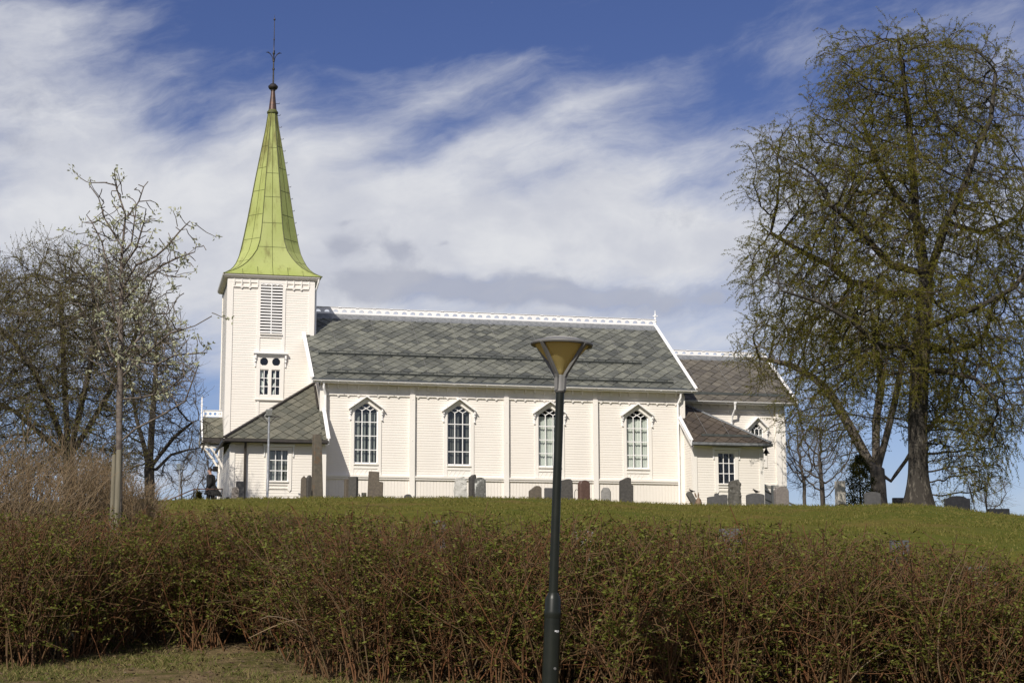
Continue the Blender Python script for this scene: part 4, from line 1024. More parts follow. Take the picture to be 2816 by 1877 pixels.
def prisms(P0, P1, R0, R1, D0, D1, sides):
    """frusta between rings: vectorised"""
    n = len(P0)
    ref = np.array([.31, .87, .38]); ref2 = np.array([.9, -.2, .38])
    def basis(D):
        s1 = np.cross(D, ref); bad = np.linalg.norm(s1, axis=1) < .15; s1[bad] = np.cross(D[bad], ref2); s1 = norm(s1); return s1, np.cross(D, s1)
    a1, a2 = basis(D0); b1, b2 = basis(D1)
    t = 2 * np.pi * np.arange(sides) / sides; c, s = np.cos(t), np.sin(t)
    A = P0[:, None] + (a1[:, None] * c[None, :, None] + a2[:, None] * s[None, :, None]) * R0[:, None, None]
    B = P1[:, None] + (b1[:, None] * c[None, :, None] + b2[:, None] * s[None, :, None]) * R1[:, None, None]
    V = np.concatenate([A, B], 1).reshape(-1, 3)
    base = (np.arange(n) * 2 * sides)[:, None]; k = np.arange(sides); k2 = (k + 1) % sides
    F = np.stack([base + k, base + k2, base + k2 + sides, base + k + sides], -1).reshape(-1, 4)
    return V, F

def leaves(P, size, rng, flat=.0, aspect=.6):
    n = len(P)
    d = norm(rng.normal(size=(n, 3)) * np.array([1, 1, 1 - flat])); e = norm(np.cross(d, rng.normal(size=(n, 3))))
    L = size * rng.uniform(.6, 1.35, (n, 1)); W = L * aspect
    V = np.stack([P, P + d * L * .5 + e * W * .5, P + d * L, P + d * L * .5 - e * W * .5], 1).reshape(-1, 3)
    F = (np.arange(n) * 4)[:, None] + np.arange(4)
    return V, F

class Skel:
    def __init__(s): s.P = []; s.par = []
    def line(s, pts, start=-1, step=.35):
        """add a polyline; returns index of the last node"""
        cur = start
        if cur < 0: s.P.append(np.array(pts[0])); s.par.append(-1); cur = len(s.P) - 1; pts = pts[1:]
        for q in pts:
            a = s.P[cur]; d = np.linalg.norm(np.array(q) - a); n = max(1, int(d / step))
            for i in range(1, n + 1): s.P.append(a + (np.array(q) - a) * i / n); s.par.append(cur); cur = len(s.P) - 1
        return cur
    def near(s, p): return int(np.argmin(np.linalg.norm(np.array(s.P) - np.array(p), axis=1)))

def colonize(sk, attr, step, infl, kill, iters, rng, bias=(0, 0, 0), jit=.25, maxn=9000):
    cap = maxn + 2000
    P = np.zeros((cap, 3)); n = len(sk.P); P[:n] = np.array(sk.P); par = list(sk.par); kids = [0] * cap
    for p in par:
        if p >= 0: kids[p] += 1
    A = np.array(attr); D = np.full(len(A), 1e9); I = np.zeros(len(A), int)
    for i0 in range(0, n, 200):
        d = np.linalg.norm(A[:, None] - P[None, i0:min(i0 + 200, n)], axis=2); j = d.argmin(1); dm = d[np.arange(len(A)), j]; m = dm < D; D[m] = dm[m]; I[m] = j[m] + i0
    bias = np.array(bias)
    for it in range(iters):
        act = D < infl
        if not act.any() or n > maxn: break
        acc = {}
        dirs = norm(A[act] - P[I[act]])
        sums = np.zeros((n, 3)); np.add.at(sums, I[act], dirs); idx = np.unique(I[act])
        new = []
        for i in idx:
            if kids[i] >= 3: continue
            d = sums[i]; L = np.linalg.norm(d)
            if L < 1e-6: continue
            d = d / L + bias + rng.normal(0, jit, 3); d /= np.linalg.norm(d)
            new.append((i, P[i] + d * step))
        if not new: break
        n0 = n
        for i, q in new:
            if n >= cap: break
            P[n] = q; par.append(i); kids[i] += 1; n += 1
        Q = P[n0:n]
        for i0 in range(0, len(Q), 200):
            d = np.linalg.norm(A[:, None] - Q[None, i0:i0 + 200], axis=2); j = d.argmin(1); dm = d[np.arange(len(A)), j]; m = dm < D; D[m] = dm[m]; I[m] = j[m] + n0 + i0
        keep = D > kill; A, D, I = A[keep], D[keep], I[keep]
        if len(A) == 0: break
    return P[:n].copy(), np.array(par)

def radii(P, par, base_r, expo=None, tip=.009):
    n = len(P); w = np.zeros(n); kids = np.zeros(n, int)
    for i in range(n):
        if par[i] >= 0: kids[par[i]] += 1
    w[kids == 0] = 1.0
    for i in range(n - 1, 0, -1):
        if par[i] >= 0: w[par[i]] += w[i]
    if expo is None: expo = min(2.9, max(1.6, math.log(max(w[0], 2)) / math.log(base_r / tip)))
    r = w ** (1 / expo)
    r = r * (base_r / r[0])
    return np.maximum(r, tip), kids, w

def branch_mesh(P, par, r, sides_big=9):
    n = len(P); main = np.full(n, -1)
    best = np.zeros(n)
    for i in range(1, n):
        p = par[i]
        if p >= 0 and r[i] > best[p]: best[p] = r[i]; main[p] = i
    D = np.zeros((n, 3))
    for i in range(n):
        a = P[par[i]] if par[i] >= 0 else P[i]; b = P[main[i]] if main[i] >= 0 else P[i]
        D[i] = b - a
    D[np.linalg.norm(D, axis=1) < 1e-9] = (0, 0, 1); D = norm(D)
    idx = np.array([i for i in range(n) if par[i] >= 0]); p = par[idx]; im = main[p] == idx
    own = norm(P[idx] - P[p])
    D0 = np.where(im[:, None], D[p], own); R0 = np.where(im, r[p], np.minimum(r[idx] * 1.15, r[p]))
    out = []
    big = r[idx] > .035
    for sel, sd_ in ((big, sides_big), (~big, 4)):
        if sel.any(): out.append(prisms(P[p][sel], P[idx][sel], R0[sel], r[idx][sel], D0[sel], D[idx][sel], sd_))
    return out, D

def twig_paths(P, D, n_per, seg, nseg, droop, spread, rng, jit=.25, along=.6, wind=(0, 0, 0)):
    base = np.repeat(P, n_per, 0); dd = np.repeat(D, n_per, 0); n = len(base)
    base = base + rng.normal(0, .05, base.shape)
    d = norm(dd * along + rng.normal(0, spread, (n, 3)))
    pts = [base]; s = seg * rng.uniform(.55, 1.35, (n, 1)); wind = np.array(wind)
    for k in range(nseg):
        d = norm(d + np.array([0, 0, -droop]) * (.5 + k * .35) + rng.normal(0, jit, (n, 3)) + wind)
        pts.append(pts[-1] + d * s)
    return np.stack(pts, 1)

def path_mesh(T, r0, r1, sides=3):
    n, k, _ = T.shape
    P0 = T[:, :-1].reshape(-1, 3); P1 = T[:, 1:].reshape(-1, 3); D = norm(P1 - P0)
    f = np.linspace(r0, r1, k); R0 = np.tile(f[:-1], n); R1 = np.tile(f[1:], n)
    # share ring directions along a path so it stays continuous
    Dn = D.reshape(n, k - 1, 3); Dst = np.concatenate([Dn[:, :1], norm(Dn[:, :-1] + Dn[:, 1:])], 1).reshape(-1, 3); Den = np.concatenate([norm(Dn[:, :-1] + Dn[:, 1:]), Dn[:, -1:]], 1).reshape(-1, 3)
    # joined rings as one strip per path
    Vr = []
    ref = np.array([.31, .87, .38]); Dr = np.concatenate([Dn[:, :1], norm(Dn[:, :-1] + Dn[:, 1:] + 1e-6), Dn[:, -1:]], 1)
    s1 = np.cross(Dr, ref); s1 = norm(s1 + 1e-6); s2 = np.cross(Dr, s1)
    t = 2 * np.pi * np.arange(sides) / sides
    V = T[:, :, None] + (s1[:, :, None] * np.cos(t)[None, None, :, None] + s2[:, :, None] * np.sin(t)[None, None, :, None]) * f[None, :, None, None]
    V = V.reshape(-1, 3)
    b = (np.arange(n) * k * sides)[:, None, None] + (np.arange(k - 1) * sides)[None, :, None]
    q = np.arange(sides); q2 = (q + 1) % sides
    F = np.stack([b + q, b + q2, b + q2 + sides, b + q + sides], -1).reshape(-1, 4)
    return V, F

def sample_paths(T, per, rng, lo=.25):
    n, k, _ = T.shape
    i = np.repeat(np.arange(n), per); t = rng.uniform(lo, .999, len(i)) * (k - 1); j = t.astype(int); f = (t - j)[:, None]
    return T[i, j] * (1 - f) + T[i, j + 1] * f

CLUMP = [15, .46]
def ell(rng, n, c, r):
    n = int(n * 1.7); m = max(6, n // CLUMP[0]); d = norm(rng.normal(size=(m, 3))); cc = np.array(c) + d * (rng.uniform(0, 1, (m, 1)) ** (1 / 2.6)) * np.array(r)
    return cc[rng.integers(0, m, n)] + rng.normal(0, CLUMP[1], (n, 3)) * np.array([1, 1, .8])

def px_ell(rng, n, px, py, rx, ry, Y, depth):
    c = at(px, py, Y); k = Y / FPX
    return ell(rng, n, c, (rx * k, depth, ry * k))

def tree_obj(name, label, cat, base, group=None):
    o = empty(name, base); tag(o, label, cat, group); return o

def plant_tree(name, label, base, sk, attr, rng, step, infl, kill, base_r, bark, twigm, leafm, tw, lf, iters=140, bias=(0, 0, .07), jit=.17, expo=None, flare=None, maxn=9000, thin=.028, group=None, cat='tree', tip=.0145):
    root = tree_obj(name, label, cat, base, group)
    P, par = colonize(sk, attr, step, infl, kill, iters, rng, bias, jit, maxn)
    r, kids, w = radii(P, par, base_r, expo, tip)
    print(name, len(P), r.min(), (r < thin).sum())
    if flare:
        h = P[:, 2] - base[2]; r = r * np.where((r > base_r * .5) & (h < flare[0]), 1 + flare[1] * np.clip(1 - h / flare[0], 0, 1) ** 2, 1)
    parts, D = branch_mesh(P, par, r)
    parts = [(V - np.array(base), F) for V, F in parts]
    npmesh('trunk', parts, bark, root, smooth=True)
    sel = r < thin
    T = twig_paths(P[sel], D[sel], tw['n'], tw['seg'], tw['k'], tw['droop'], tw['spread'], rng, tw.get('jit', .25), tw.get('along', .6), tw.get('wind', (0, 0, 0)))
    V, F = path_mesh(T, tw['r'], tw['r'] * .5)
    crown = npmesh('crown', [(V - np.array(base), F)], twigm, root)
    if lf:
        Q = sample_paths(T, lf['per'], rng, lf.get('lo', .2))
        if lf.get('cl'):
            Q = np.repeat(Q, lf['cl'], 0) + rng.normal(0, lf['sp'], (len(Q) * lf['cl'], 3))
        V, F = leaves(Q, lf['size'], rng, aspect=lf.get('asp', .6))
        npmesh('foliage', [(V - np.array(base), F)], leafm, crown)
    return root, P, par, r

def ax(pts, Y, dy=None):
    return [at(p[0], p[1], Y + (dy[i] if dy else 0)) for i, p in enumerate(pts)]

# big weeping birch on the right
rng = np.random.default_rng(11)
BY = 60.0; sk = Skel(); b0 = at(2527, 1400, BY); bz = gz(b0[0], b0[1]); b0 = np.array([b0[0], b0[1], bz - .25])
fork = sk.line([b0] + ax([(2526, 1330), (2524, 1160), (2530, 1000), (2540, 850), (2548, 770)], BY))
sk.line(ax([(2535, 700), (2520, 602), (2512, 488), (2500, 344), (2484, 200), (2468, 110)], BY, [0, .2, .4, .3, 0, 0]), fork)
sk.line(ax([(2578, 690), (2605, 600), (2633, 551), (2656, 499), (2690, 402), (2725, 327), (2738, 200)], BY, [-.3, -.8, -1, -1.2, -1.5, -1.5, -1.5]), fork)
def limb(pts, dys, Y=BY): sk.line(ax(pts, Y, dys)[0:], sk.near(at(pts[0][0], pts[0][1], Y)))
limb([(2540, 752), (2449, 729), (2397, 671), (2340, 608), (2285, 565)], [0, -.6, -1, -1.5, -1.9])
limb([(2536, 806), (2443, 809), (2403, 786), (2340, 777), (2283, 729), (2200, 690), (2120, 640)], [0, .6, 1, 1.4, 1.8, 2, 2])
limb([(2526, 955), (2460, 955), (2410, 945), (2340, 880), (2250, 830), (2150, 800)], [0, -1, -1.8, -2.4, -2.6, -3])
limb([(2540, 904), (2620, 870), (2700, 840), (2790, 790), (2850, 700)], [0, -1, -1.6, -2, -2])
limb([(2530, 945), (2613, 965), (2675, 950), (2712, 915), (2730, 840), (2810, 760)], [0, 1, 1.6, 2, 2.2, 2.4])
limb([(2526, 1020), (2600, 1020), (2680, 1040), (2740, 1100)], [0, -1.2, -2.2, -2.6])
limb([(2545, 640), (2480, 560), (2420, 470), (2370, 330)], [0, 1.2, 2, 2.4])
limb([(2600, 610), (2700, 640), (2790, 600), (2850, 520)], [0, 1, 1.6, 2])
att = np.concatenate([px_ell(rng, 900, 2440, 250, 190, 180, BY, 3.2), px_ell(rng, 500, 2680, 270, 115, 165, BY, 2.4), px_ell(rng, 900, 2330, 520, 200, 165, BY, 3.6), px_ell(rng, 1000, 2560, 540, 250, 240, BY, 4.2),
                      px_ell(rng, 900, 2255, 760, 195, 185, BY, 3.8), px_ell(rng, 900, 2500, 850, 330, 200, BY, 4.5), px_ell(rng, 700, 2760, 720, 170, 280, BY, 3.6), px_ell(rng, 500, 2700, 1040, 150, 150, BY, 3.2), px_ell(rng, 330, 2690, 1180, 110, 110, BY, 3.0), px_ell(rng, 110, 2680, 1270, 50, 50, BY, 1.5),
                      px_ell(rng, 260, 2420, 1030, 220, 110, BY, 3.5), px_ell(rng, 200, 2170, 470, 80, 110, BY, 1.6), px_ell(rng, 120, 2300, 330, 80, 70, BY, 1.8)])
print('birch'); root, P, par, r = plant_tree('birch_tree', 'huge old weeping birch with sparse olive spring leaves and a thick flared trunk', b0, sk, att, rng, .24, 3.0, .42, .35, 'birch_bark', 'birch_twig', 'birch_leaf',
    dict(n=2, seg=.16, k=6, droop=.12, spread=.55, r=.006, jit=.12, wind=(-.03, 0, 0)), dict(per=64, size=.042, cl=1, sp=.02, asp=.6), flare=(1.8, 1.05), maxn=8000)

# several-stemmed tree behind the birch, leaning left towards the chancel
rng = np.random.default_rng(23)
MY = 73.0; sk = Skel(); m0 = at(2418, 1386, MY); mz = gz(m0[0], m0[1]); m0 = np.array([m0[0], m0[1], mz - .3])
t0 = sk.line([m0] + ax([(2416, 1340), (2412, 1295)], MY))
def limb2(pts, dys): sk.line(ax(pts, MY, dys), t0)
limb2([(2394, 1277), (2338, 1175), (2282, 1078), (2236, 1037), (2169, 1001), (2090, 985)], [0, .2, .5, .8, 1, 1.2])
limb2([(2409, 1261), (2409, 1159), (2424, 1057), (2414, 955), (2395, 850)], [.2, .5, .8, 1, 1])
limb2([(2435, 1210), (2460, 1108), (2480, 1000), (2500, 900)], [-.2, -.6, -1, -1.4])
limb2([(2450, 1322), (2491, 1266), (2530, 1200), (2600, 1130)], [0, -.3, -.6, -1])
att = np.concatenate([px_ell(rng, 420, 2165, 950, 105, 105, MY, 3), px_ell(rng, 500, 2280, 940, 150, 150, MY, 3.5), px_ell(rng, 450, 2430, 930, 140, 150, MY, 3.5), px_ell(rng, 160, 2240, 1130, 110, 70, MY, 2.2), px_ell(rng, 200, 2560, 1080, 90, 100, MY, 2.5), px_ell(rng, 50, 2075, 950, 45, 50, MY, 1.4), px_ell(rng, 90, 2330, 1200, 60, 70, MY, 1.6)])
plant_tree('leaning_tree', 'grey stemmed tree splitting low into several trunks, one leaning towards the chancel', m0, sk, att, rng, .24, 3.0, .42, .33, 'maple_bark', 'birch_twig', 'birch_leaf',
    dict(n=2, seg=.16, k=6, droop=.06, spread=.55, r=.006, jit=.12), dict(per=40, size=.046, asp=.6), flare=(1.2, .35), maxn=4200)

# two big trees at the left edge, behind the shrubs
rng = np.random.default_rng(31)
LY = 62.0; sk = Skel(); l0 = at(190, 1400, LY); l0 = np.array([l0[0], l0[1], gz(l0[0], l0[1]) - .3])
t0 = sk.line([l0] + ax([(192, 1330), (188, 1260)], LY))
for pts, dys in (([(150, 1150), (95, 1020), (30, 930), (-60, 850)], [0, -.5, -1, -1.4]), ([(182, 1130), (175, 1000), (170, 880), (165, 780)], [.2, .6, .8, 1]), ([(215, 1150), (245, 1020), (262, 900), (255, 790)], [-.2, -.8, -1, -1.2]),
                 ([(240, 1180), (300, 1080), (350, 980), (380, 900)], [0, .5, .8, 1]), ([(120, 1200), (40, 1130), (-60, 1080)], [0, .8, 1.4])):
    sk.line(ax(pts, LY, dys), t0)
att = np.concatenate([px_ell(rng, 1500, 150, 900, 240, 205, LY, 4), px_ell(rng, 600, 330, 940, 130, 200, LY, 3), px_ell(rng, 700, 0, 960, 170, 210, LY, 3.5), px_ell(rng, 400, 150, 1130, 240, 110, LY, 3.5), px_ell(rng, 420, 150, 1250, 240, 80, LY, 3.5), px_ell(rng, 200, 250, 760, 100, 80, LY, 2)])
plant_tree('bushy_tree', 'wide bushy tree just coming into bud at the left edge of the churchyard', l0, sk, att, rng, .24, 3.0, .36, .20, 'tree_bark', 'twig_bark', 'catkin_leaf',
    dict(n=4, seg=.16, k=5, droop=-.05, spread=.5, r=.007, jit=.14), dict(per=10, size=.052, asp=.5), maxn=5600)
rng = np.random.default_rng(37)
LY = 70.0; sk = Skel(); l0 = at(412, 1385, LY); l0 = np.array([l0[0], l0[1], gz(l0[0], l0[1]) - .3])
t0 = sk.line([l0] + ax([(412, 1340), (410, 1290)], LY))
for pts, dys in (([(415, 1220), (420, 1130), (428, 1030), (430, 930)], [0, .3, .4, .5]), ([(440, 1250), (480, 1200), (530, 1160)], [0, -.4, -.8]), ([(395, 1220), (375, 1150), (360, 1050)], [0, .4, .8]), ([(430, 1290), (470, 1250), (520, 1235)], [0, .4, .8])):
    sk.line(ax(pts, LY, dys), t0)
att = np.concatenate([px_ell(rng, 500, 430, 1060, 105, 210, LY, 2.6), px_ell(rng, 200, 400, 1220, 120, 90, LY, 2.4), px_ell(rng, 120, 500, 1180, 50, 70, LY, 1.5)])
plant_tree('bare_tree', 'slim almost leafless tree with upswept twigs, left of the railing', l0, sk, att, rng, .24, 3.0, .42, .21, 'tree_bark', 'twig_bark', 'catkin_leaf',
    dict(n=3, seg=.15, k=4, droop=-.08, spread=.5, r=.009, jit=.2), dict(per=1, size=.05, asp=.5), maxn=3000)

# bare young trees behind the right end of the church, one behind the porch
def bare(px, py, Y, crown, n, br, label, seed, maxn=1500, name='bare_tree'):
    rng = np.random.default_rng(seed); sk = Skel(); l0 = at(px, py, Y); l0 = np.array([l0[0], l0[1], gz(l0[0], l0[1]) - .2])
    top = at(crown[0], crown[1], Y)
    sk.line([l0, l0 * .5 + np.array([top[0] * .5, top[1] * .5, (l0[2] + top[2]) * .5]) if False else l0 + (top - l0) * .55 + rng.normal(0, .15, 3)])
    att = px_ell(rng, n, *crown, Y, crown[2] * Y / FPX * .9)
    plant_tree(name, label, l0, sk, att, rng, .24, 3.0, .38, br, 'tree_bark', 'twig_bark', None, dict(n=4, seg=.16, k=4, droop=.02, spread=.55, r=.006, jit=.16), None, maxn=maxn)
bare(2265, 1392, 88.0, (2262, 1220, 100, 150), 420, .13, 'dark bare sapling standing behind the pale granite pillar', 5)
bare(2215, 1392, 95.0, (2195, 1230, 55, 110), 200, .10, 'low bare tree leaning beside the chancel corner', 6)
bare(590, 1380, 96.0, (590, 1270, 45, 100), 200, .09, 'thin bare tree growing behind the church porch', 7)
bare(512, 1385, 104.0, (505, 1300, 40, 80), 120, .07, 'faint bare birch sapling far behind the stair railing', 8)
bare(2722, 1412, 80.0, (2715, 1365, 35, 45), 120, .05, 'small bare shrub between the two black headstones', 9, name='bare_shrub')

# rowan with two stakes
rng = np.random.default_rng(41)
RY = 32.0; sk = Skel(); r0 = at(328, 1480, RY); r0 = np.array([r0[0], r0[1], gz(r0[0], r0[1]) - .15])
tr = [(328, 1300), (328, 1137), (331, 1036), (333, 869), (335, 701), (345, 590), (323, 525), (314, 465)]
sk.line([r0] + ax(tr, RY), step=.16)
def q7(zx, zy): return (zx / 1.4933, 400 + zy / 1.4933)
for pts, dy in (([(500, 950), (580, 870), (700, 770), (800, 740), (870, 700)], -.5), ([(500, 590), (560, 490), (640, 455), (680, 420), (740, 350), (780, 310)], -.4), ([(500, 640), (600, 540), (660, 495), (720, 465), (800, 437)], .5), ([(480, 920), (430, 870), (385, 760), (350, 700)], -.5),
                ([(495, 760), (460, 640), (440, 500), (420, 400), (380, 320), (355, 285)], .3), ([(500, 1210), (560, 1160), (640, 1120), (760, 1050), (815, 900)], -.6), ([(512, 310), (570, 230), (590, 170), (608, 148)], .2), ([(502, 420), (430, 300), (405, 215), (365, 160)], -.2),
                ([(478, 165), (430, 152), (372, 153)], .1), ([(500, 870), (580, 780), (640, 690), (690, 690)], .5), ([(498, 840), (540, 880), (640, 900), (720, 860), (850, 850)], .3), ([(500, 1040), (580, 1035), (680, 1010), (760, 940)], .5),
                ([(495, 900), (460, 860), (440, 800), (400, 650)], .5), ([(505, 500), (560, 420), (590, 320), (600, 260)], -.3), ([(500, 1000), (440, 960), (410, 900), (370, 880)], .4), ([(500, 450), (540, 400), (560, 250)], .3), ([(498, 700), (600, 640), (630, 540)], -.4)):
    p = [q7(*z) for z in pts]; n = len(p)
    sk.line(ax(p, RY, [dy * i / (n - 1) for i in range(n)]), sk.near(at(p[0][0], p[0][1], RY)), step=.16)
CLUMP[:] = [3, .16]
att = np.concatenate([px_ell(rng, 290, 350, 820, 150, 300, RY, .95), px_ell(rng, 150, 330, 620, 90, 120, RY, .6), px_ell(rng, 160, 420, 960, 140, 130, RY, .9), px_ell(rng, 90, 470, 700, 70, 90, RY, .5)]); att = att[att[:, 2] > r0[2] + 2.6]
P, par = colonize(sk, att, .11, .9, .21, 60, rng, (0, 0, .45), .18, 3000); CLUMP[:] = [15, .46]
r_, kids, w = radii(P, par, .062, None, .0095)
rowan = tree_obj('rowan_tree', 'slender young rowan with pale unfolding leaf tufts tied to two stakes', 'tree', r0)
parts, D = branch_mesh(P, par, r_); npmesh('trunk', [(V - r0, F) for V, F in parts], 'rowan_bark', rowan, smooth=True)
sel = (r_ < .022) & (rng.random(len(P)) < .16) & (P[:, 2] > r0[2] + 2.2)
T = twig_paths(P[sel], D[sel], 1, .085, 5, -.08, .7, rng, .16, .7)
V, F = path_mesh(T, .010, .006); crown = npmesh('crown', [(V - r0, F)], 'twig_bark', rowan)
tips = np.concatenate([T[:, -1], T[rng.random(len(T)) < .2, 3], P[(kids == 0) & (rng.random(len(P)) < .34)]])
Q = np.repeat(tips, 9, 0) + rng.normal(0, .035, (len(tips) * 9, 3)); V, F = leaves(Q, .08, rng, aspect=.42)
npmesh('foliage', [(V - r0, F)], 'rowan_leaf', crown)
for (px, top, dyy, wd, lab) in ((309, 1250, .15, .045, 'slim round wooden stake beside the young rowan, the darker one'), (322, 1236, -.25, .055, 'thick pale wooden stake directly in front of the young rowan trunk')):
    p = at(px, 1400, RY + dyy); zt = at(px, top, RY + dyy)[2]; g0 = gz(p[0], p[1]) - .2
    s = MB(); s.lathe((0, 0, 0), [(0, wd), (zt - g0 - .02, wd * .95), (zt - g0, wd * .8)], 12)
    o = s.build('tree_stake', 'stake_wood', None, True, (p[0], p[1], g0)); tag(o, lab, 'stake', 'stakes tied to the young rowan')

# twiggy shrubs on the left
def fan(rng, bases, n_st, h, lean, k, jit, up=.25):
    b = np.repeat(bases, n_st, 0) + rng.normal(0, .10, (len(bases) * n_st, 3)) * np.array([1, 1, 0]); n = len(b)
    d = norm(np.stack([rng.normal(0, lean, n), rng.normal(0, lean, n), np.ones(n)], 1)); hh = (np.repeat(h, n_st) * rng.uniform(.55, 1.08, n))[:, None] / k
    pts = [b]
    for i in range(k):
        d = norm(d + rng.normal(0, jit, (n, 3)) + np.array([0, 0, up * (.6 - i / k)])); pts.append(pts[-1] + d * hh)
    return np.stack(pts, 1)
rng = np.random.default_rng(51)
def pale_shrub(x0, x1, y0, y1, nb, htop, label):
    bx = rng.uniform(x0, x1, nb); by = rng.uniform(y0, y1, nb); bzv = ground_z(bx, by); B = np.stack([bx, by, bzv - .05], 1)
    h = htop(bx, by) - bzv
    T = fan(rng, B, 15, h, .28, 7, .09); c0 = np.array([(x0 + x1) / 2, (y0 + y1) / 2, gz((x0 + x1) / 2, (y0 + y1) / 2)])
    o = tree_obj('twiggy_shrub', label, 'shrub', c0, 'bare twiggy shrubs on the left')
    V, F = path_mesh(T, .009, .004)
    idx = np.concatenate([T[:, i] for i in range(2, 8)]); dd = np.concatenate([norm(T[:, i] - T[:, i - 1]) for i in range(2, 8)])
    T2 = twig_paths(idx, dd, 2, .10, 4, -.05, .45, rng, .12, 1.0); V2, F2 = path_mesh(T2, .005, .003)
    npmesh('stems', [(V - c0, F), (V2 - c0, F2)], 'pale_stem', o)
    Q = sample_paths(T2[rng.random(len(T2)) < .35], 1, rng); V, F = leaves(Q, .03, rng); npmesh('buds', [(V - c0, F)], 'golden_leaf', o)
top1 = lambda x, y: np.interp((x / y) * FPX + 1408, [-200, 0, 90, 200, 300, 360], [1230, 1225, 1215, 1240, 1285, 1360])
hz = lambda x, y: (1718 - top1(x, y)) / FPX * y * 1.0
pale_shrub(-10.4, -7.45, 26, 29, 30, hz, 'tall pale brown bare shrub at the left edge behind the hedge')
pale_shrub(-8.9, -7.0, 33, 36, 18, hz, 'lower pale brown bare shrub beside the rowan stakes')

# hedge along the road
rng = np.random.default_rng(61)
def hedge():
    hx = np.array([-12, -7, -5.1, -4.6, -3.2, -2.6, -1.9, 0, 2.5, 4.5, 7.0, 12]); fy = np.array([19.4, 19.2, 19.0, 20.3, 20.5, 19.4, 18.2, 17.1, 16.6, 16.3, 16.1, 16.0])   # front foot of the hedge
    tp = np.array([-100, 0, 600, 1200, 1700, 2000, 2300, 2600, 2816, 3000]); ty = np.array([1430, 1415, 1408, 1424, 1438, 1450, 1466, 1512, 1545, 1560])   # visible top, source pixels
    cx_ = np.concatenate([np.arange(-9.7, 8.9, .62), np.arange(-9.4, 8.9, .62), np.arange(-9.6, 8.9, .75)]); nc = len(cx_)
    crow = np.concatenate([np.full(len(np.arange(-9.7, 8.9, .62)), .25), np.full(len(np.arange(-9.4, 8.9, .62)), 1.1), np.full(len(np.arange(-9.6, 8.9, .75)), 1.9)])
    cx_ = cx_ + rng.normal(0, .13, nc); crow = crow + rng.normal(0, .16, nc); ch_ = rng.uniform(.90, 1.08, nc)
    bx = np.repeat(cx_, 5) + rng.normal(0, .13, nc * 5); row = np.repeat(crow, 5) + rng.normal(0, .12, nc * 5); hk = np.repeat(ch_, 5)
    by = np.interp(bx, hx, fy) + np.maximum(row, 0)
    bzv = ground_z(bx, by); B = np.stack([bx, by, bzv - .05], 1)
    px = bx / by * FPX + 1408; topz = (1718 - np.interp(px, tp, ty)) / FPX * by
    h = (topz - bzv) * 1.16 * hk
    T = fan(rng, B, 9, h, .30, 8, .13, .12)
    lim = lambda A: ((1718 - np.interp(A[..., 0] / A[..., 1] * FPX + 1408, tp, ty)) / FPX * A[..., 1])
    c0 = np.array([0, 19.5, gz(0, 19.5)])
    o = tree_obj('hedge', 'long reddish brown hedge with thin upright stems and small fresh green leaves', 'hedge', c0)
    T = T[(T[:, -1, 2] < lim(T[:, -1]) + np.abs(rng.normal(0, .08, len(T))))]
    V, F = path_mesh(T, .0105, .004, 4)
    idx = np.concatenate([T[:, i] for i in range(2, 9)]); dd = np.concatenate([norm(T[:, i] - T[:, i - 1]) for i in range(2, 9)])
    T2 = twig_paths(idx, dd, 2, .085, 5, -.02, .6, rng, .22, .7)
    ok = T2[:, -1, 2] < lim(T2[:, -1]) + np.abs(rng.normal(0, .06, len(T2))); T2 = T2[ok]
    V2, F2 = path_mesh(T2, .0042, .0024)
    VS, FS = V, F
    fresh = T2[rng.random(len(T2)) < .8]
    Q = sample_paths(fresh, 17, rng, .3); den = np.sin(Q[:, 0] * 5.1 + 1.7 * np.sin(Q[:, 2] * 4.3)) * np.sin(Q[:, 2] * 6.3 + 1.5 * np.sin(Q[:, 0] * 3.7)) + .5 * np.sin(Q[:, 1] * 7 + Q[:, 0] * 9) ; Q = Q[rng.random(len(Q)) < np.clip(.62 + .45 * den, .14, 1)]; V, F = leaves(Q, .042, rng, flat=.6, aspect=.42)
    k = rng.integers(0, len(T), 60); pc = T[k][:, [3, 4, 5, 6]]; C = twig_paths(pc[:, 0], norm(pc[:, 2] - pc[:, 0]), 1, .16, 6, .10, .6, rng, .10, .6); C = C[C[:, -1, 2] < lim(C[:, -1])]; V3, F3 = path_mesh(C, .008, .004, 4)
    npmesh('stems', [(VS - c0, FS), (V2 - c0, F2), (V3 - c0, F3, 1)], ['hedge_stem', 'pale_stem'], o)
    npmesh('leaves', [(V - c0, F)], 'hedge_leaf', o)
    # long pale dead canes poking out
    return o
hedge()

# small evergreens
def cone_bush(name, label, px0, px1, ptop, pbase, Y, mat, n, seed, power=.8):
    rng = np.random.default_rng(seed); c = at((px0 + px1) / 2, pbase, Y); g0 = gz(c[0], c[1]); zt = at(px0, ptop, Y)[2]; H = zt - g0; R = (px1 - px0) / 2 * Y / FPX
    o = tree_obj(name, label, 'shrub', (c[0], c[1], g0))
    t = rng.uniform(0, 1, n); rr = R * np.minimum(1.0, (1 - t) ** power * 1.15 + .03) * np.sqrt(rng.uniform(.15, 1, n)) * (1 + .25 * np.sin(t * 23 + rng.uniform(0, 6))); a = rng.uniform(0, 2 * np.pi, n)
    Q = np.stack([rr * np.cos(a), rr * np.sin(a), t * H], 1) + rng.normal(0, .03, (n, 3)); V, F = leaves(Q, .11, rng, aspect=.3); npmesh('foliage', [(V, F)], mat, o)
    s = MB(); s.tube([(0, 0, -.1), (0, 0, H * .85)], [.05, .015], 6); s.build('trunk', 'tree_bark', o)
cone_bush('evergreen_shrub', 'dark green evergreen shrub with yellowish tips at the foot of the leaning tree', 2322, 2412, 1255, 1388, 66, 'thuja_leaf', 5200, 71, .55)
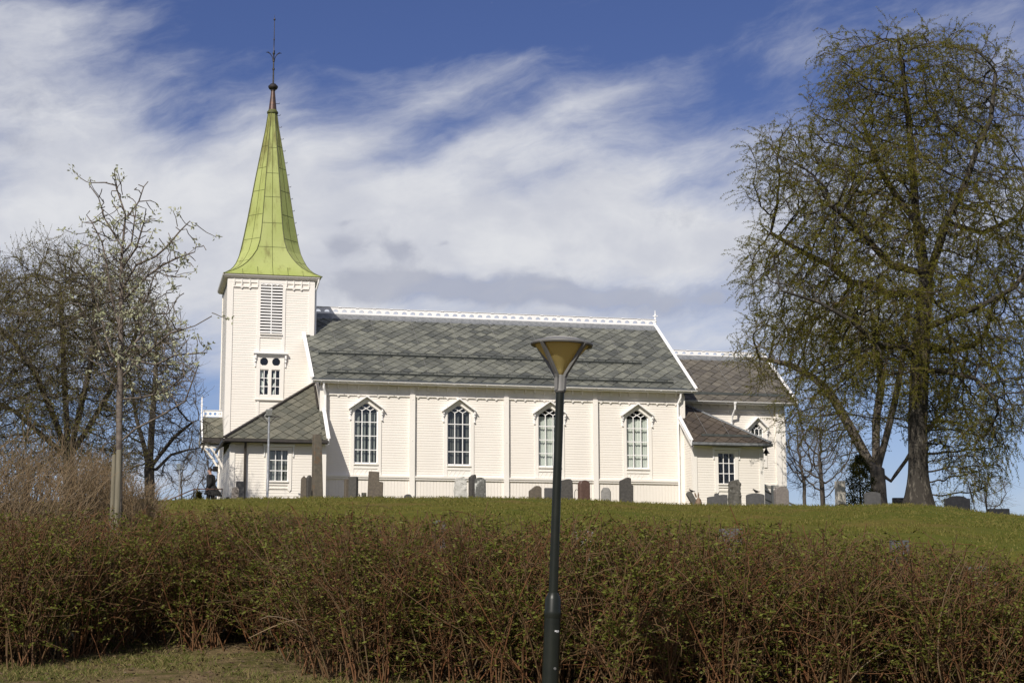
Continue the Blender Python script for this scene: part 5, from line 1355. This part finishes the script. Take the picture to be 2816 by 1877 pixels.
cone_bush('evergreen_shrub', 'small golden conifer in front of the stair railing', 528, 562, 1352, 1385, 74, 'golden_leaf', 1500, 72)
def tuft(px, ptop, Y, w, label, mat, seed, n=260):
    rng = np.random.default_rng(seed); c = at(px, 1380, Y); g0 = gz(c[0], c[1]); H = at(px, ptop, Y)[2] - g0
    o = tree_obj('grave_plant', label, 'plant', (c[0], c[1], g0), 'plants on the graves')
    B = np.zeros((22, 3)) + rng.normal(0, w * .2, (22, 3)) * np.array([1, 1, 0]); T = fan(rng, B, 1, np.full(22, H), .35, 4, .15); VS, FS = path_mesh(T, .006, .003)
    Q = sample_paths(T, n // 22, rng); V, F = leaves(Q, .06, rng); npmesh('foliage', [(VS, FS), (V, F, 1)], ['twig_bark', mat], o)
tuft(988, 1352, 64, .4, 'small dark leafy plant right of the narrow pair of headstones', 'thuja_leaf', 81); tuft(1352, 1366, 64, .7, 'low flowering plant right of the mottled headstone', 'hedge_leaf', 82); tuft(1368, 1368, 64.3, .5, 'low dark plant furthest right of the mottled headstone', 'thuja_leaf', 83)

# grass blades
def blades(name, label, n, xr, yr, h, w, mat, seed, dens=None):
    rng = np.random.default_rng(seed); x = rng.uniform(*xr, n); y = rng.uniform(*yr, n)
    if dens is not None: k = rng.random(n) < dens(x, y); x, y = x[k], y[k]
    n = len(x); z = ground_z(x, y); B = np.stack([x, y, z - .01], 1)
    a = rng.uniform(0, np.pi, n); d = np.stack([np.cos(a), np.sin(a), np.zeros(n)], 1) * w * rng.uniform(.6, 1.3, (n, 1)); hh = h * rng.uniform(.35, 1.3, (n, 1)); ln = rng.normal(0, .45, (n, 3)) * hh * np.array([1, 1, 0])
    up = np.array([0, 0, 1.0])
    V = np.stack([B - d, B + d, B + d * .6 + ln * .4 + up * hh * .6, B + ln + up * hh], 1).reshape(-1, 3); F = (np.arange(n) * 4)[:, None] + np.arange(4)
    o = npmesh(name, [(V, F)], mat); tag(o, label, kind='stuff')
blades('grass', 'short grass on the churchyard slope', 260000, (-18, 20), (25, 60), .05, .011, 'grass_blade', 91, lambda x, y: np.clip((y - 18) / 30, .25, 1))
blades('grass', 'longer grass along the crest by the headstones', 26000, (-14, 20), (52, 58.5), .11, .008, 'grass_blade', 94, lambda x, y: np.clip(.25 + np.sin(x * 2.3 + y) * np.sin(x * .9), .05, 1))
blades('grass', 'grass tufts in front of the hedge', 170000, (-8, 3), (16.6, 21.6), .05, .0032, 'near_grass', 92, lambda x, y: np.clip(.35 + .9 * np.sin(x * 2.1 + np.sin(y * 3)) * np.sin(y * 2.7 + x), .05, 1) * np.where(y > 20.0, .35, 1))
def litter():
    rng = np.random.default_rng(93); n = 9000; x = rng.uniform(-9, 9, n); y = rng.uniform(16.5, 22.5, n); P = np.stack([x, y, ground_z(x, y) + .025], 1)
    V, F = leaves(P, .05, rng, flat=.85, aspect=.35); o = npmesh('litter', [(V, F)], 'litter'); tag(o, 'dry leaves and twigs under the hedge', kind='stuff')
litter()
def tiny_flowers():
    pass
# ------------------------------------------------------------------ gravestones
def profile(kind, w, h):
    a = w / 2
    if kind == 'flat': return [(-a, 0), (a, 0), (a * .98, h), (-a * .98, h)]
    if kind == 'round': return [(-a, 0), (a, 0), (a, h - a * .75)] + [(a * math.cos(t), h - a * .75 + a * .75 * math.sin(t)) for t in [math.pi * i / 12 for i in range(1, 12)]] + [(-a, h - a * .75)]
    if kind == 'arch': return [(-a, 0), (a, 0), (a, h * .86)] + [(a * math.cos(t), h * .86 + h * .14 * math.sin(t)) for t in [math.pi * i / 10 for i in range(1, 10)]] + [(-a, h * .86)]
    if kind == 'shoulder': return [(-a, 0), (a, 0), (a, h * .80), (a * .72, h * .82)] + [(a * .7 * math.cos(t), h * .82 + h * .18 * math.sin(t)) for t in [math.pi * i / 10 for i in range(1, 10)]] + [(-a * .72, h * .82), (-a, h * .80)]
    if kind == 'point': return [(-a, 0), (a, 0), (a * .82, h * .9), (a * .1, h), (-a * .1, h), (-a * .82, h * .9)]
    if kind == 'cham': return [(-a, 0), (a, 0), (a, h * .76), (a * .55, h), (-a * .55, h), (-a, h * .76)]
    if kind == 'asym': return [(-a, 0), (a, 0), (a, h * .87), (a * .7, h * .98), (a * .1, h), (-a, h * .70)]
    if kind == 'slant': return [(-a, 0), (a * 1.05, 0), (a, h * .92), (a * .75, h), (a * .3, h), (-a, h * .90)]
    if kind == 'step': return [(-a, 0), (a, 0), (a * .97, h * .66), (a * .42, h * .68), (a * .40, h * .99), (-a * .93, h), (-a * .97, h * .66)]
    if kind == 'stepr': return [(-a, 0), (a, 0), (a, h * .72), (a * .62, h * .73), (a * .62, h * .97), (a * .05, h), (-a, h * .87)]
    if kind == 'notch': return [(-a, 0), (a, 0), (a, h * .90), (a * .55, h * .92), (a * .15, h * .88), (a * .12, h), (-a * .24, h), (-a * .26, h * .82), (-a, h * .74)]
    if kind == 'stele': return [(-a, 0), (a, 0), (a * .70, h * .985), (a * .5, h), (-a * .6, h), (-a * .70, h * .97)]
    if kind == 'rough': return [(-a, 0), (a * .95, 0), (a * 1.0, h * .35), (a * .86, h * .6), (a * .98, h * .85), (a * .55, h), (a * .1, h * .98), (-a * .75, h * .93), (-a * .9, h * .5)]
    if kind == 'mound': return [(-a, 0), (a, 0)] + [(a * math.cos(t), h * math.sin(t)) for t in [math.pi * i / 12 for i in range(1, 12)]]

def gravestone(x0, x1, ytop, Y, kind, mat, label, th=.16, rz=0.0, lean=0.0, rough=.0, seed=0, plinth=None, group='headstones in the churchyard', name='gravestone', back=0.0):
    xc = (x0 + x1) / 2; c = at(xc, 1380, Y); g0 = gz(c[0], c[1]); w = (x1 - x0) * Y / FPX; H = at(xc, ytop, Y)[2] - g0
    bury = .25; pr = [(x, z * (H + bury) / max(H, 1e-3) - bury if False else z) for x, z in profile(kind, w, H)]
    pr = [(x, z if z > 1e-6 else -bury) for x, z in pr]
    bm = bmesh.new()
    f = bm.faces.new([bm.verts.new((x, -th / 2, z)) for x, z in pr])
    ex = bmesh.ops.extrude_face_region(bm, geom=[f]); bmesh.ops.translate(bm, vec=(0, th, 0), verts=[v for v in ex['geom'] if isinstance(v, bmesh.types.BMVert)])
    bmesh.ops.recalc_face_normals(bm, faces=bm.faces)
    if rough:
        bmesh.ops.triangulate(bm, faces=[q for q in bm.faces if len(q.verts) > 4]); bmesh.ops.subdivide_edges(bm, edges=bm.edges, cuts=3, use_grid_fill=True)
        rr = random.Random(seed)
        for v in bm.verts: v.co += Vector((rr.gauss(0, rough), rr.gauss(0, rough), rr.gauss(0, rough * .6)))
    else:
        bmesh.ops.bevel(bm, geom=[e for e in bm.edges], offset=.012, segments=1, affect='EDGES', profile=.5)
    me = bpy.data.meshes.new(name); bm.to_mesh(me); bm.free()
    if plinth is None:
        o = finish(name, me, mat); o.location = (c[0], c[1], g0)
    else:
        o = empty(name, (c[0], c[1], g0)); finish('stone', me, mat, o)
        p = MB(); pw = w * plinth; p.box((-pw / 2, -th * .9, -.2), (pw / 2, th * .9, .12)); p.build('plinth', mat, o)
    o.rotation_euler = (math.radians(back), math.radians(lean), math.radians(rz))
    tag(o, label, 'gravestone', group)
    return o
GS = gravestone
GS(858, 887, 1194, 66, 'stele', 'stone_rust', 'tall tapering brown stele with rusty stains in front of the porch', .30, 25, -1.2)
GS(826, 842, 1308, 65.5, 'point', 'stone_brown', 'narrow dark brown pointed headstone, left one of the pair beside the tall stele', .22, 15)
GS(841, 857, 1306, 66.5, 'point', 'stone_dark', 'narrow dark pointed headstone half hidden by the tall stele', .22, 30)
GS(636, 656, 1338, 65, 'rough', 'stone_pink', 'rough pinkish granite stone below the porch corner', .22, 10, 0, .012, 3)
GS(651, 671, 1323, 66.5, 'flat', 'stone_slate', 'dark grey upright slab behind the rough pinkish stone', .2, 25, -2)
GS(622, 631, 1366, 67, 'flat', 'stone_black', 'tiny black stone at the foot of the tower corner', .14, 0)
GS(947, 962, 1317, 65, 'flat', 'stone_brown', 'narrow brown headstone, shorter one of a close pair under the first window', .18, 30)
GS(959, 983, 1310, 64, 'flat', 'stone_dark', 'speckled dark headstone, taller one of a close pair under the first window', .20, -15)
GS(994, 1007, 1354, 66, 'flat', 'stone_mottled', 'very small speckled stone left of the stepped headstone', .12, 20)
GS(1010, 1052, 1296, 64, 'step', 'stone_brown', 'brown lichen-covered stepped headstone on a low plinth', .24, 10, 1.5, 0, 0, 1.25)
GS(1111, 1132, 1358, 64, 'round', 'stone_slate', 'small rounded grey stone at the foot of the first pilaster', .14, 15)
GS(1249, 1284, 1311, 64, 'rough', 'stone_pale', 'whitish rough broken headstone below the second window', .24, 12, -1, .014, 8)
GS(1291, 1307, 1304, 65, 'slant', 'stone_dark', 'slim dark pillar between the whitish and the mottled headstones', .24, 30)
GS(1307, 1336, 1312, 64, 'arch', 'stone_mottled', 'black and white mottled headstone below the second window', .18, -8, -1)
GS(1455, 1488, 1335, 64, 'asym', 'stone_brown', 'brown headstone with a sloping shoulder left of the lamp post', .22, 15)
GS(1497, 1524, 1341, 64.5, 'flat', 'stone_slate', 'low dark slate headstone just left of the lamp post', .16, 8)
GS(1530, 1575, 1317, 64, 'slant', 'stone_dark', 'large dark headstone with white spots just right of the lamp post', .22, 8, -1)
GS(1591, 1621, 1320, 63.5, 'round', 'stone_red', 'reddish brown polished rounded headstone', .24, 28)
GS(1653, 1680, 1340, 63, 'cham', 'stone_grey', 'small grey headstone with clipped corners', .14, -10)
GS(1704, 1740, 1312, 62.5, 'stepr', 'stone_dark', 'tall dark headstone stepped down on its right side', .24, 15, 1)
GS(1908, 1924, 1345, 62, 'arch', 'stone_lichen', 'thick greenish headstone toppling over to the left', .14, 12, -30)
GS(1945, 2000, 1356, 63.5, 'notch', 'stone_slate', 'wide dark headstone with a square stub on top below the vestry window', .18, 5)
GS(2003, 2037, 1318, 62.5, 'rough', 'stone_lichen', 'tall rough lichen-grey pillar in front of the vestry window', .28, 10, 0, .012, 12)
GS(2052, 2102, 1356, 63, 'arch', 'stone_slate', 'wide slate headstone with a low arched top and a bird on it', .16, 5)
GS(2130, 2168, 1337, 62, 'round', 'stone_pink', 'grey pink round-topped headstone at the chancel corner', .24, 15)
GS(2300, 2323, 1322, 64, 'flat', 'granite_pillar', 'tall pale granite pillar between the bare sapling and the evergreen', .3, 15)
GS(2293, 2334, 1384, 62, 'mound', 'stone_black', 'low black rounded stone at the foot of the granite pillar', .2, 10)
GS(2377, 2422, 1352, 60.5, 'arch', 'stone_slate', 'blue grey headstone in front of the leaning tree', .16, 8)
GS(2454, 2490, 1368, 63, 'flat', 'stone_black', 'low black headstone between the two tree trunks', .16, 0)
GS(2597, 2667, 1363, 57.5, 'shoulder', 'stone_black', 'broad black headstone with raised centre right of the birch trunk', .18, 6)
GS(2716, 2774, 1398, 57, 'flat', 'stone_black', 'low wide black headstone furthest right on the crest', .18, 4)
gb = 'headstones seen through the hedge'
GS(1186, 1227, 1430, 30, 'arch', 'stone_slate', 'grey headstone top showing over the hedge left of the lamp post', .12, 5, group=gb)
GS(1572, 1630, 1455, 27, 'flat', 'stone_grey', 'light grey headstone glimpsed through the hedge right of the lamp post', .12, 4, group=gb)
GS(1440, 1506, 1605, 23.5, 'arch', 'stone_grey', 'low grey headstone glimpsed through the hedge behind the lamp post', .12, 0, group=gb)
GS(1976, 2040, 1453, 27, 'flat', 'stone_slate', 'dark slate headstone with a pale ornament behind the hedge', .12, 0, group=gb)
GS(2443, 2494, 1485, 26, 'flat', 'stone_slate', 'small dark flat-topped headstone rising above the hedge', .12, 6, group=gb)
GS(2645, 2757, 1556, 24, 'flat', 'stone_slate', 'wide dark slab headstone behind the low right end of the hedge', .14, 3, group=gb)
GS(2140, 2204, 1573, 24.5, 'flat', 'stone_brown', 'brown headstone deep behind the hedge under the leaning tree', .12, 0, group=gb)
GS(2715, 2830, 1700, 20.8, 'rough', 'stone_pale', 'pale grey rough stone at the right edge behind the hedge', .5, 0, 0, .02, 5, group=gb)
def small_bird(px, py, Y, label, mat, s=1.0, face=-1):
    p = at(px, py, Y); o = empty('bird', p, 0.2); tag(o, label, 'bird')
    bm = bmesh.new(); prof = [(-.16, .035, .012), (-.09, .03, .022), (-.04, .035, .045), (.02, .05, .055), (.06, .075, .045), (.085, .105, .032), (.105, .115, .026), (.125, .108, .008), (.145, .10, .003)]
    rings = []
    for x, z, r in prof: rings.append([bm.verts.new((face * -x * s, r * math.cos(t) * s, (z + r * math.sin(t)) * s)) for t in [2 * math.pi * k / 8 for k in range(8)]])
    for a, b in zip(rings, rings[1:]):
        for k in range(8): bm.faces.new((a[k], a[(k + 1) % 8], b[(k + 1) % 8], b[k]))
    bm.faces.new(rings[0]); bm.faces.new(rings[-1]); bmesh.ops.recalc_face_normals(bm, faces=bm.faces)
    me = bpy.data.meshes.new('body'); bm.to_mesh(me); bm.free(); finish('body', me, mat, o, True)
    for s_ in (-1, 1):
        l = MB(); l.tube([(0, s_ * .018 * s, .02 * s), (.005, s_ * .018 * s, -.03 * s), (face * -.02 * s, s_ * .018 * s, -.032 * s)], .004, 4); l.build('leg', 'black_metal', o)
small_bird(2079, 1353.5, 63, 'dark small bird perched on the arched slate headstone', 'feather', 1.0, 1)
small_bird(1902, 1352, 62, 'tiny black bird sitting on the toppling headstone', 'feather', .8, 1)
def hoop():
    p = at(1586, 1374, 63.5); g0 = gz(p[0], p[1]); zt = at(1586, 1345, 63.5)[2] - g0
    m = MB(); pts = [(-.08, 0, -.1), (-.075, 0, zt * .6)] + [(.075 * math.cos(t), 0, zt * .75 + zt * .25 * math.sin(t)) for t in [math.pi - math.pi * i / 8 for i in range(9)]] + [(.075, 0, zt * .55)]
    m.tube(pts, .011, 6); o = m.build('wire_hoop', 'iron', None, True, (p[0], p[1], g0)); tag(o, 'thin wire hoop standing beside the reddish rounded headstone', 'wire hoop')
hoop()
def ornament():
    p = at(1921, 1376, 61.5); g0 = gz(p[0], p[1]); H = at(1921, 1362, 61.5)[2] - g0; o = empty('grave_ornament', (p[0], p[1], g0)); tag(o, 'small brown animal-shaped grave ornament with upright ears', 'ornament')
    b = MB(); b.lathe((0, 0, -.05), [(0, .12), (.1, .15), (H * .45, .13), (H * .75, .09), (H * .85, .07), (H * .95, .03)], 10); b.build('body', 'feather_brown', o, True)
    for s in (-.035, .035): e = MB(); e.tube([(s - .04, 0, H * .85), (s * 1.6 - .06, 0, H * 1.12), (s * 1.8 - .07, 0, H * 1.3)], [.03, .03, .006], 6); e.build('ear', 'feather_brown', o)
ornament()

# ------------------------------------------------------------------ park lamp by the road
def park_lamp():
    b = at(1513, 1877, 14.0); tp = at(1540, 1085, 14.0)
    d = Vector((tp[0] - b[0], 0, tp[2] - b[2])).normalized(); lean = math.atan2(d.x, d.z)
    g0 = gz(b[0], 14.0); bx = b[0] - (b[2] - g0) * math.tan(lean)
    o = empty('park_lamp', (bx, 14.0, g0)); o.rotation_euler = (0, lean, 0)
    tag(o, 'dark green park lamp post with a yellow cone shade standing before the hedge', 'street lamp')
    def L(py): return (at(1520, py, 14.0)[2] - g0) / math.cos(lean)
    zj, z1, zr = L(1640), L(1079), L(944)
    p = MB(); p.lathe((0, 0, -.3), [(0, .072), (zj + .3 - .17, .0655), (zj + .3 - .169, .067), (zj + .3 - .14, .070), (zj + .3 - .115, .070), (zj + .3 - .1, .0645), (zj + .3 - .02, .0645), (zj + .3 + .03, .042), (zj + .3 + .035, .0375), (z1 + .3, .0345), (z1 + .32, .034)], 28); p.build('post', 'lamp_green', o, True)
    zc = L(1031)
    f = MB(); f.lathe((0, 0, z1), [(0, .040), (.012, .048), (.03, .040), (zc - z1 - .01, .036), (zc - z1, .034)], 20); 
    fit = f.build('fitter', 'lamp_grey', o, True)
    R = .258
    s = MB(); prof = [(0, .012), (.012, .026), (.03, .036), (.05, .05)] + [(.05 + (zr - zc - .05) * k / 6, .05 + (R - .018 - .05) * k / 6) for k in range(1, 7)]
    s.lathe((0, 0, zc - .0), prof, 40); s.build('lamp_shade', 'lamp_shade_plastic', o, True)
    c = MB(); pr = [(0, R - .035), (.0, R - .004), (.01, R + .002), (.02, R), (.034, R - .03), (.050, R * .66), (.046, R * .655), (.03, R - .034)]
    nn = 48; vs = [(rr * math.cos(2 * math.pi * k / nn), rr * math.sin(2 * math.pi * k / nn), zr - .022 + zz) for zz, rr in pr for k in range(nn)]
    c.add(vs, [(i * nn + k, i * nn + (k + 1) % nn, ((i + 1) % len(pr)) * nn + (k + 1) % nn, ((i + 1) % len(pr)) * nn + k) for i in range(len(pr)) for k in range(nn)]); c.build('cap', 'lamp_grey', o, True)
    dm = MB(); vs = [(rr * math.cos(2 * math.pi * k / nn), rr * math.sin(2 * math.pi * k / nn), zr - .022 + zz) for zz, rr in ((.049, R * .66), (.062, R * .55), (.068, R * .3), (.07, .004)) for k in range(nn)]
    dm.add(vs, [(i * nn + k, i * nn + (k + 1) % nn, (i + 1) * nn + (k + 1) % nn, (i + 1) * nn + k) for i in range(3) for k in range(nn)]); dm.build('added_sun_inlet', 'sun_inlet_plastic', o, True)  # translucent top added to let sunlight in and brighten the shade
    for k in range(4):
        a = math.radians(48 + 90 * k) ; ca, sa = math.cos(a), math.sin(a)
        arm = MB()
        q = [(.040, z1 + .02), (.044, zc - .02), (.058, zc + .01), (R - .004, zr - .012)]
        for (r0, z0), (r1, z1_) in zip(q, q[1:]): arm.bar((ca * r0, sa * r0, z0), (ca * r1, sa * r1, z1_), .026, .026, up=(ca, sa, 0) if abs(r1 - r0) < .01 else (0, 0, 1))
        arm.build('arm', 'lamp_grey', o)
    zl = L(1734)
    lb_ = MB(); lb_.add([(.02 + .0, -.0675, zl - .006), (.048, -.049, zl - .006), (.048, -.049, zl + .008), (.02, -.0675, zl + .008)], [(0, 1, 2, 3)])
    for i in range(2): pass
    lab = MB()
    for a0, a1, za, zb in ((-72, -52, zl - .004, zl + .008), (-50, -36, zl - .004, zl + .009), (-60, -40, zl - .010, zl - .007)):
        a0, a1 = math.radians(a0), math.radians(a1); n = 5; rr = .0678
        vs = [(rr * math.cos(a0 + (a1 - a0) * i / n), rr * math.sin(a0 + (a1 - a0) * i / n), z) for z in (za, zb) for i in range(n + 1)]
        lab.add(vs, [(i, i + 1, n + 2 + i, n + 1 + i) for i in range(n)])
    lab.build('sticker', 'label_white', o)
    zk = L(1836); k = MB(); a = math.radians(-62); ca, sa = math.cos(a), math.sin(a)
    k.tube([(ca * .060, sa * .060, zk), (ca * .073, sa * .073, zk)], .011, 14); k.tube([(ca * .073, sa * .073, zk), (ca * .0745, sa * .0745, zk)], .004, 8); k.build('lock', 'lamp_grey', o, True)
park_lamp()

# ------------------------------------------------------------------ floodlights
def floodlight(px, pbase, ptop, Y, label, turn):
    b = at(px, pbase, Y); g0 = gz(b[0], b[1]); H = at(px, ptop, Y)[2] - g0
    o = empty('floodlight', (b[0], b[1], g0), turn); tag(o, label, 'floodlight', 'floodlights on thin poles')
    p = MB(); p.lathe((0, 0, -.2), [(0, .048), (H * .35, .055), (H * .36, .046), (H + .2, .044)], 10); p.build('pole', 'galvanised', o, True)
    c = MB(); c.bar((-.42, 0, H), (.42, 0, H), .045, .04); c.bar((-.26, 0, H - .02), (-.03, 0, H - .26), .03, .03); c.bar((.26, 0, H - .02), (.03, 0, H - .26), .03, .03); c.build('crossbar', 'iron', o)
    h = MB(); h.add([(-.12, -.08, H + .03), (.12, -.08, H + .03), (.12, .1, H + .02), (-.12, .1, H + .02), (-.13, -.13, H + .26), (.13, -.13, H + .26), (.12, .12, H + .33), (-.12, .12, H + .33)],
          [(0, 3, 2, 1), (4, 5, 6, 7), (0, 1, 5, 4), (1, 2, 6, 5), (2, 3, 7, 6), (3, 0, 4, 7)]); hd = h.build('lamp_head', 'galvanised', o)
    g = MB(); g.add([(-.095, .125, H + .06), (.095, .125, H + .06), (.095, .135, H + .28), (-.095, .135, H + .28)], [(0, 1, 2, 3)]); g.box((-.05, -.06, H), (.05, .06, H + .03)); g.build('lens', 'window_glass', hd)
    k = MB(); k.tube([(-.12, -.1, H + .1), (-.17, -.08, H + .02), (-.14, -.05, H - .06), (-.04, -.05, H - .1)], .012, 5); k.build('cable', 'label_white', o)
floodlight(735, 1377, 1145, 69.0, 'tall galvanised floodlight pole in front of the porch roof', .1)
floodlight(492, 1380, 1291, 92.0, 'distant floodlight pole rising behind the stair railing', 2.6)

# ------------------------------------------------------------------ landing, railing and the man beside it
LZ = 5.2
lm = MB(); p0 = at(534, 1377, 76.3); lm.box((p0[0] - .1, 76.0, 4.3), (p0[0] + 1.9, 79.0, LZ)); 
for i in range(4): lm.box((p0[0] - .1 - .5 * (i + 1), 76.0, 4.0), (p0[0] - .1 - .5 * i, 79.0, LZ - .17 * (i + 1)))
tag(lm.build('path', 'stone_grey'), 'stone landing and steps at the church door', kind='structure')
def railing():
    o = empty('stair_railing', (p0[0], 76.2, LZ)); tag(o, 'black metal stair railing with a reddish brown handrail left of the church', 'railing')
    zt = at(534, 1344, 76.2)[2] - LZ; xe = at(612, 1347, 76.2)[0] - p0[0]; xl = at(455, 1378, 76.2)[0] - p0[0]
    zl = at(455, 1378, 76.2)[2] - LZ
    m = MB(); m.bar((0, 0, zt), (xe, 0, zt), .06, .045); m.bar((0, 0, zt), (xl * 1.4, 0, zt + (zl - zt) * 1.4), .06, .045); m.build('handrail', 'rail_brown', o)
    m = MB(); m.bar((0, 0, zt - .16), (xe, 0, zt - .16), .03, .03); m.bar((0, 0, zt - .16), (xl * 1.4, 0, zt - .16 + (zl - zt) * 1.4), .03, .03); m.bar((0, 0, .1), (xe, 0, .1), .03, .03); m.bar((0, 0, .1), (xl * 1.4, 0, .1 + (zl - zt) * 1.4), .03, .03)
    n = 14
    for i in range(1, n): x = xe * i / n; m.bar((x, 0, .1), (x, 0, zt - .16), .014, .014)
    for i in range(1, 16): x = xl * 1.4 * i / 16; dz_ = (zl - zt) * 1.4 * i / 16; m.bar((x, 0, .1 + dz_), (x, 0, zt - .16 + dz_), .014, .014)
    m.build('balusters', 'black_metal', o)
    for t in (0, .65, 1.3): m = MB(); m.bar((xl * t, 0, -.3 + (zl - zt) * t), (xl * t, 0, zt + (zl - zt) * t), .055, .055); m.build('post', 'black_metal', o)
    m = MB(); m.bar((xe, 0, -.3), (xe, 0, zt), .055, .055); m.build('post', 'black_metal', o)
railing()
def person():
    b = at(579, 1377, 77.0); o = empty('person', (b[0], b[1], LZ)); Hs = 1.80
    tag(o, 'short-haired man in a long black coat walking beside the stair railing', 'person')
    # body facing -X (left): x forward = -
    def skin(name, verts, edges, rad, mat, root=0, lev=2):
        me = bpy.data.meshes.new(name); me.from_pydata(verts, edges, []); ob = finish(name, me, mat, o)
        md = ob.modifiers.new('skin', 'SKIN'); me.skin_vertices[0].data[root].use_root = True
        for i, r in enumerate(rad): me.skin_vertices[0].data[i].radius = (r, r) if not isinstance(r, tuple) else r
        md.use_smooth_shade = True; s = ob.modifiers.new('sub', 'SUBSURF'); s.levels = lev; s.render_levels = lev
        return ob
    V = [(0, 0, .95), (0, 0, 1.15), (-.01, 0, 1.38), (-.03, 0, 1.50), (-.05, 0, 1.58), (-.07, 0, 1.67), (-.065, 0, 1.74),
         (0, -.10, .90), (-.10, -.10, .50), (-.02, -.10, .09), (-.20, -.10, .035), (0, .10, .90), (.06, .10, .50), (.20, .10, .12), (.07, .10, .035),
         (0, -.20, 1.42), (.03, -.25, 1.15), (-.08, -.23, .93), (-.12, -.22, .86), (0, .20, 1.42), (.03, .25, 1.15), (-.05, .23, .92), (-.09, .22, .86)]
    Eg = [(0, 1), (1, 2), (2, 3), (3, 4), (4, 5), (5, 6), (0, 7), (7, 8), (8, 9), (9, 10), (0, 11), (11, 12), (12, 13), (13, 14), (2, 15), (15, 16), (16, 17), (17, 18), (2, 19), (19, 20), (20, 21), (21, 22)]
    R = [(.13, .15), (.13, .14), (.13, .16), .065, .06, .095, .075, .09, .065, .05, .04, .09, .065, .05, .04, .07, .05, .04, .035, .07, .05, .04, .035]
    body = skin('body', V, Eg, R, 'skin')
    # trousers over the legs
    skin('trousers', [V[0], V[7], V[8], (-.03, -.10, .12), V[11], V[12], (.19, .10, .16)], [(0, 1), (1, 2), (2, 3), (0, 4), (4, 5), (5, 6)], [(.14, .16), .105, .085, .075, .105, .085, .075], 'cloth_black')
    for q, (x, y, z, pit) in enumerate(((-.08, -.10, .04, 0), (.13, .10, .07, .3))):
        sh = MB(); sh.tube([(x + .12, y, z + .02), (x + .05, y, z + .02), (x - .06, y, z), (x - .15, y, z - .005)], [.045, .055, .05, .03], 8); sh.build('shoe', 'black_metal', o, True)
    # coat: lofted rings flaring behind
    cm = MB(); rings = [(1.52, -.03, .10, .12), (1.46, -.02, .15, .20), (1.36, -.01, .17, .235), (1.2, .0, .165, .22), (1.05, .005, .17, .215), (.9, .03, .22, .235), (.72, .06, .27, .25), (.58, .08, .31, .26)]
    n = 20; vs = []; fs = []
    for z, cxx, rx, ry in rings:
        for k in range(n):
            t = 2 * math.pi * k / n; fl = 1 + (.22 * max(0, math.cos(t)) + .05 * math.sin(5 * t)) * max(0, (1.0 - z)) * 2
            vs.append((cxx + 1.22 * rx * math.cos(t) * fl, ry * math.sin(t), z - (.05 * math.cos(t) if z < .6 else 0)))
    for i in range(len(rings) - 1):
        for k in range(n): fs.append((i * n + k, i * n + (k + 1) % n, (i + 1) * n + (k + 1) % n, (i + 1) * n + k))
    fs.append(tuple(range(n)))
    cm.add(vs, fs); coat = cm.build('coat', 'cloth_black', o, True)
    for s in (-1, 1):
        sl_ = MB(); sl_.tube([(-.01, s * .17, 1.45), (.0, s * .235, 1.40), (.04, s * .27, 1.15), (-.03, s * .245, 1.0), (-.09, s * .232, .92)], [.07, .085, .072, .062, .055], 10); sl_.build('sleeve', 'cloth_black', coat, True)
        for k in range(4): hnd = MB(); hnd.tube([(-.10 - .012 * k, s * .225, .885), (-.12 - .016 * k, s * .222, .83), (-.115 - .012 * k, s * .22, .79)], [.011, .010, .007], 6); hnd.build('finger', 'skin', body, True)
        th = MB(); th.tube([(-.13, s * .215, .88), (-.16, s * .21, .85), (-.165, s * .21, .82)], [.012, .011, .007], 6); th.build('thumb', 'skin', body, True)
        ea = MB(); ea.tube([(-.055, s * .085, 1.66), (-.05, s * .097, 1.69), (-.055, s * .09, 1.715)], [.012, .018, .01], 6); ea.build('ear', 'skin', body, True)
        ey = MB(); ey.lathe((-.150, s * .035, 1.692), [(-.008, .002), (0, .009), (.008, .002)], 8); ey.build('eye', 'black_metal', body, True)
    ns = MB(); ns.tube([(-.150, 0, 1.71), (-.178, 0, 1.672), (-.155, 0, 1.66)], [.010, .018, .01], 6); ns.build('nose', 'skin', body, True)
    mo = MB(); mo.box((-.150, -.025, 1.632), (-.140, .025, 1.640)); mo.build('mouth', 'rail_brown', body)
    hm = bmesh.new(); bmesh.ops.create_uvsphere(hm, u_segments=16, v_segments=12, radius=1.0)
    bmesh.ops.delete(hm, geom=[v for v in hm.verts if v.co.z < -.55 or (v.co.x < -.45 and v.co.z < .35)], context='VERTS')
    for v in hm.verts: v.co = Vector((-.05 + v.co.x * .115, v.co.y * .103, 1.735 + v.co.z * .098))
    me = bpy.data.meshes.new('hair'); hm.to_mesh(me); hm.free(); finish('hair', me, 'hair', o, True)
person()
print('objects', len(bpy.data.objects))
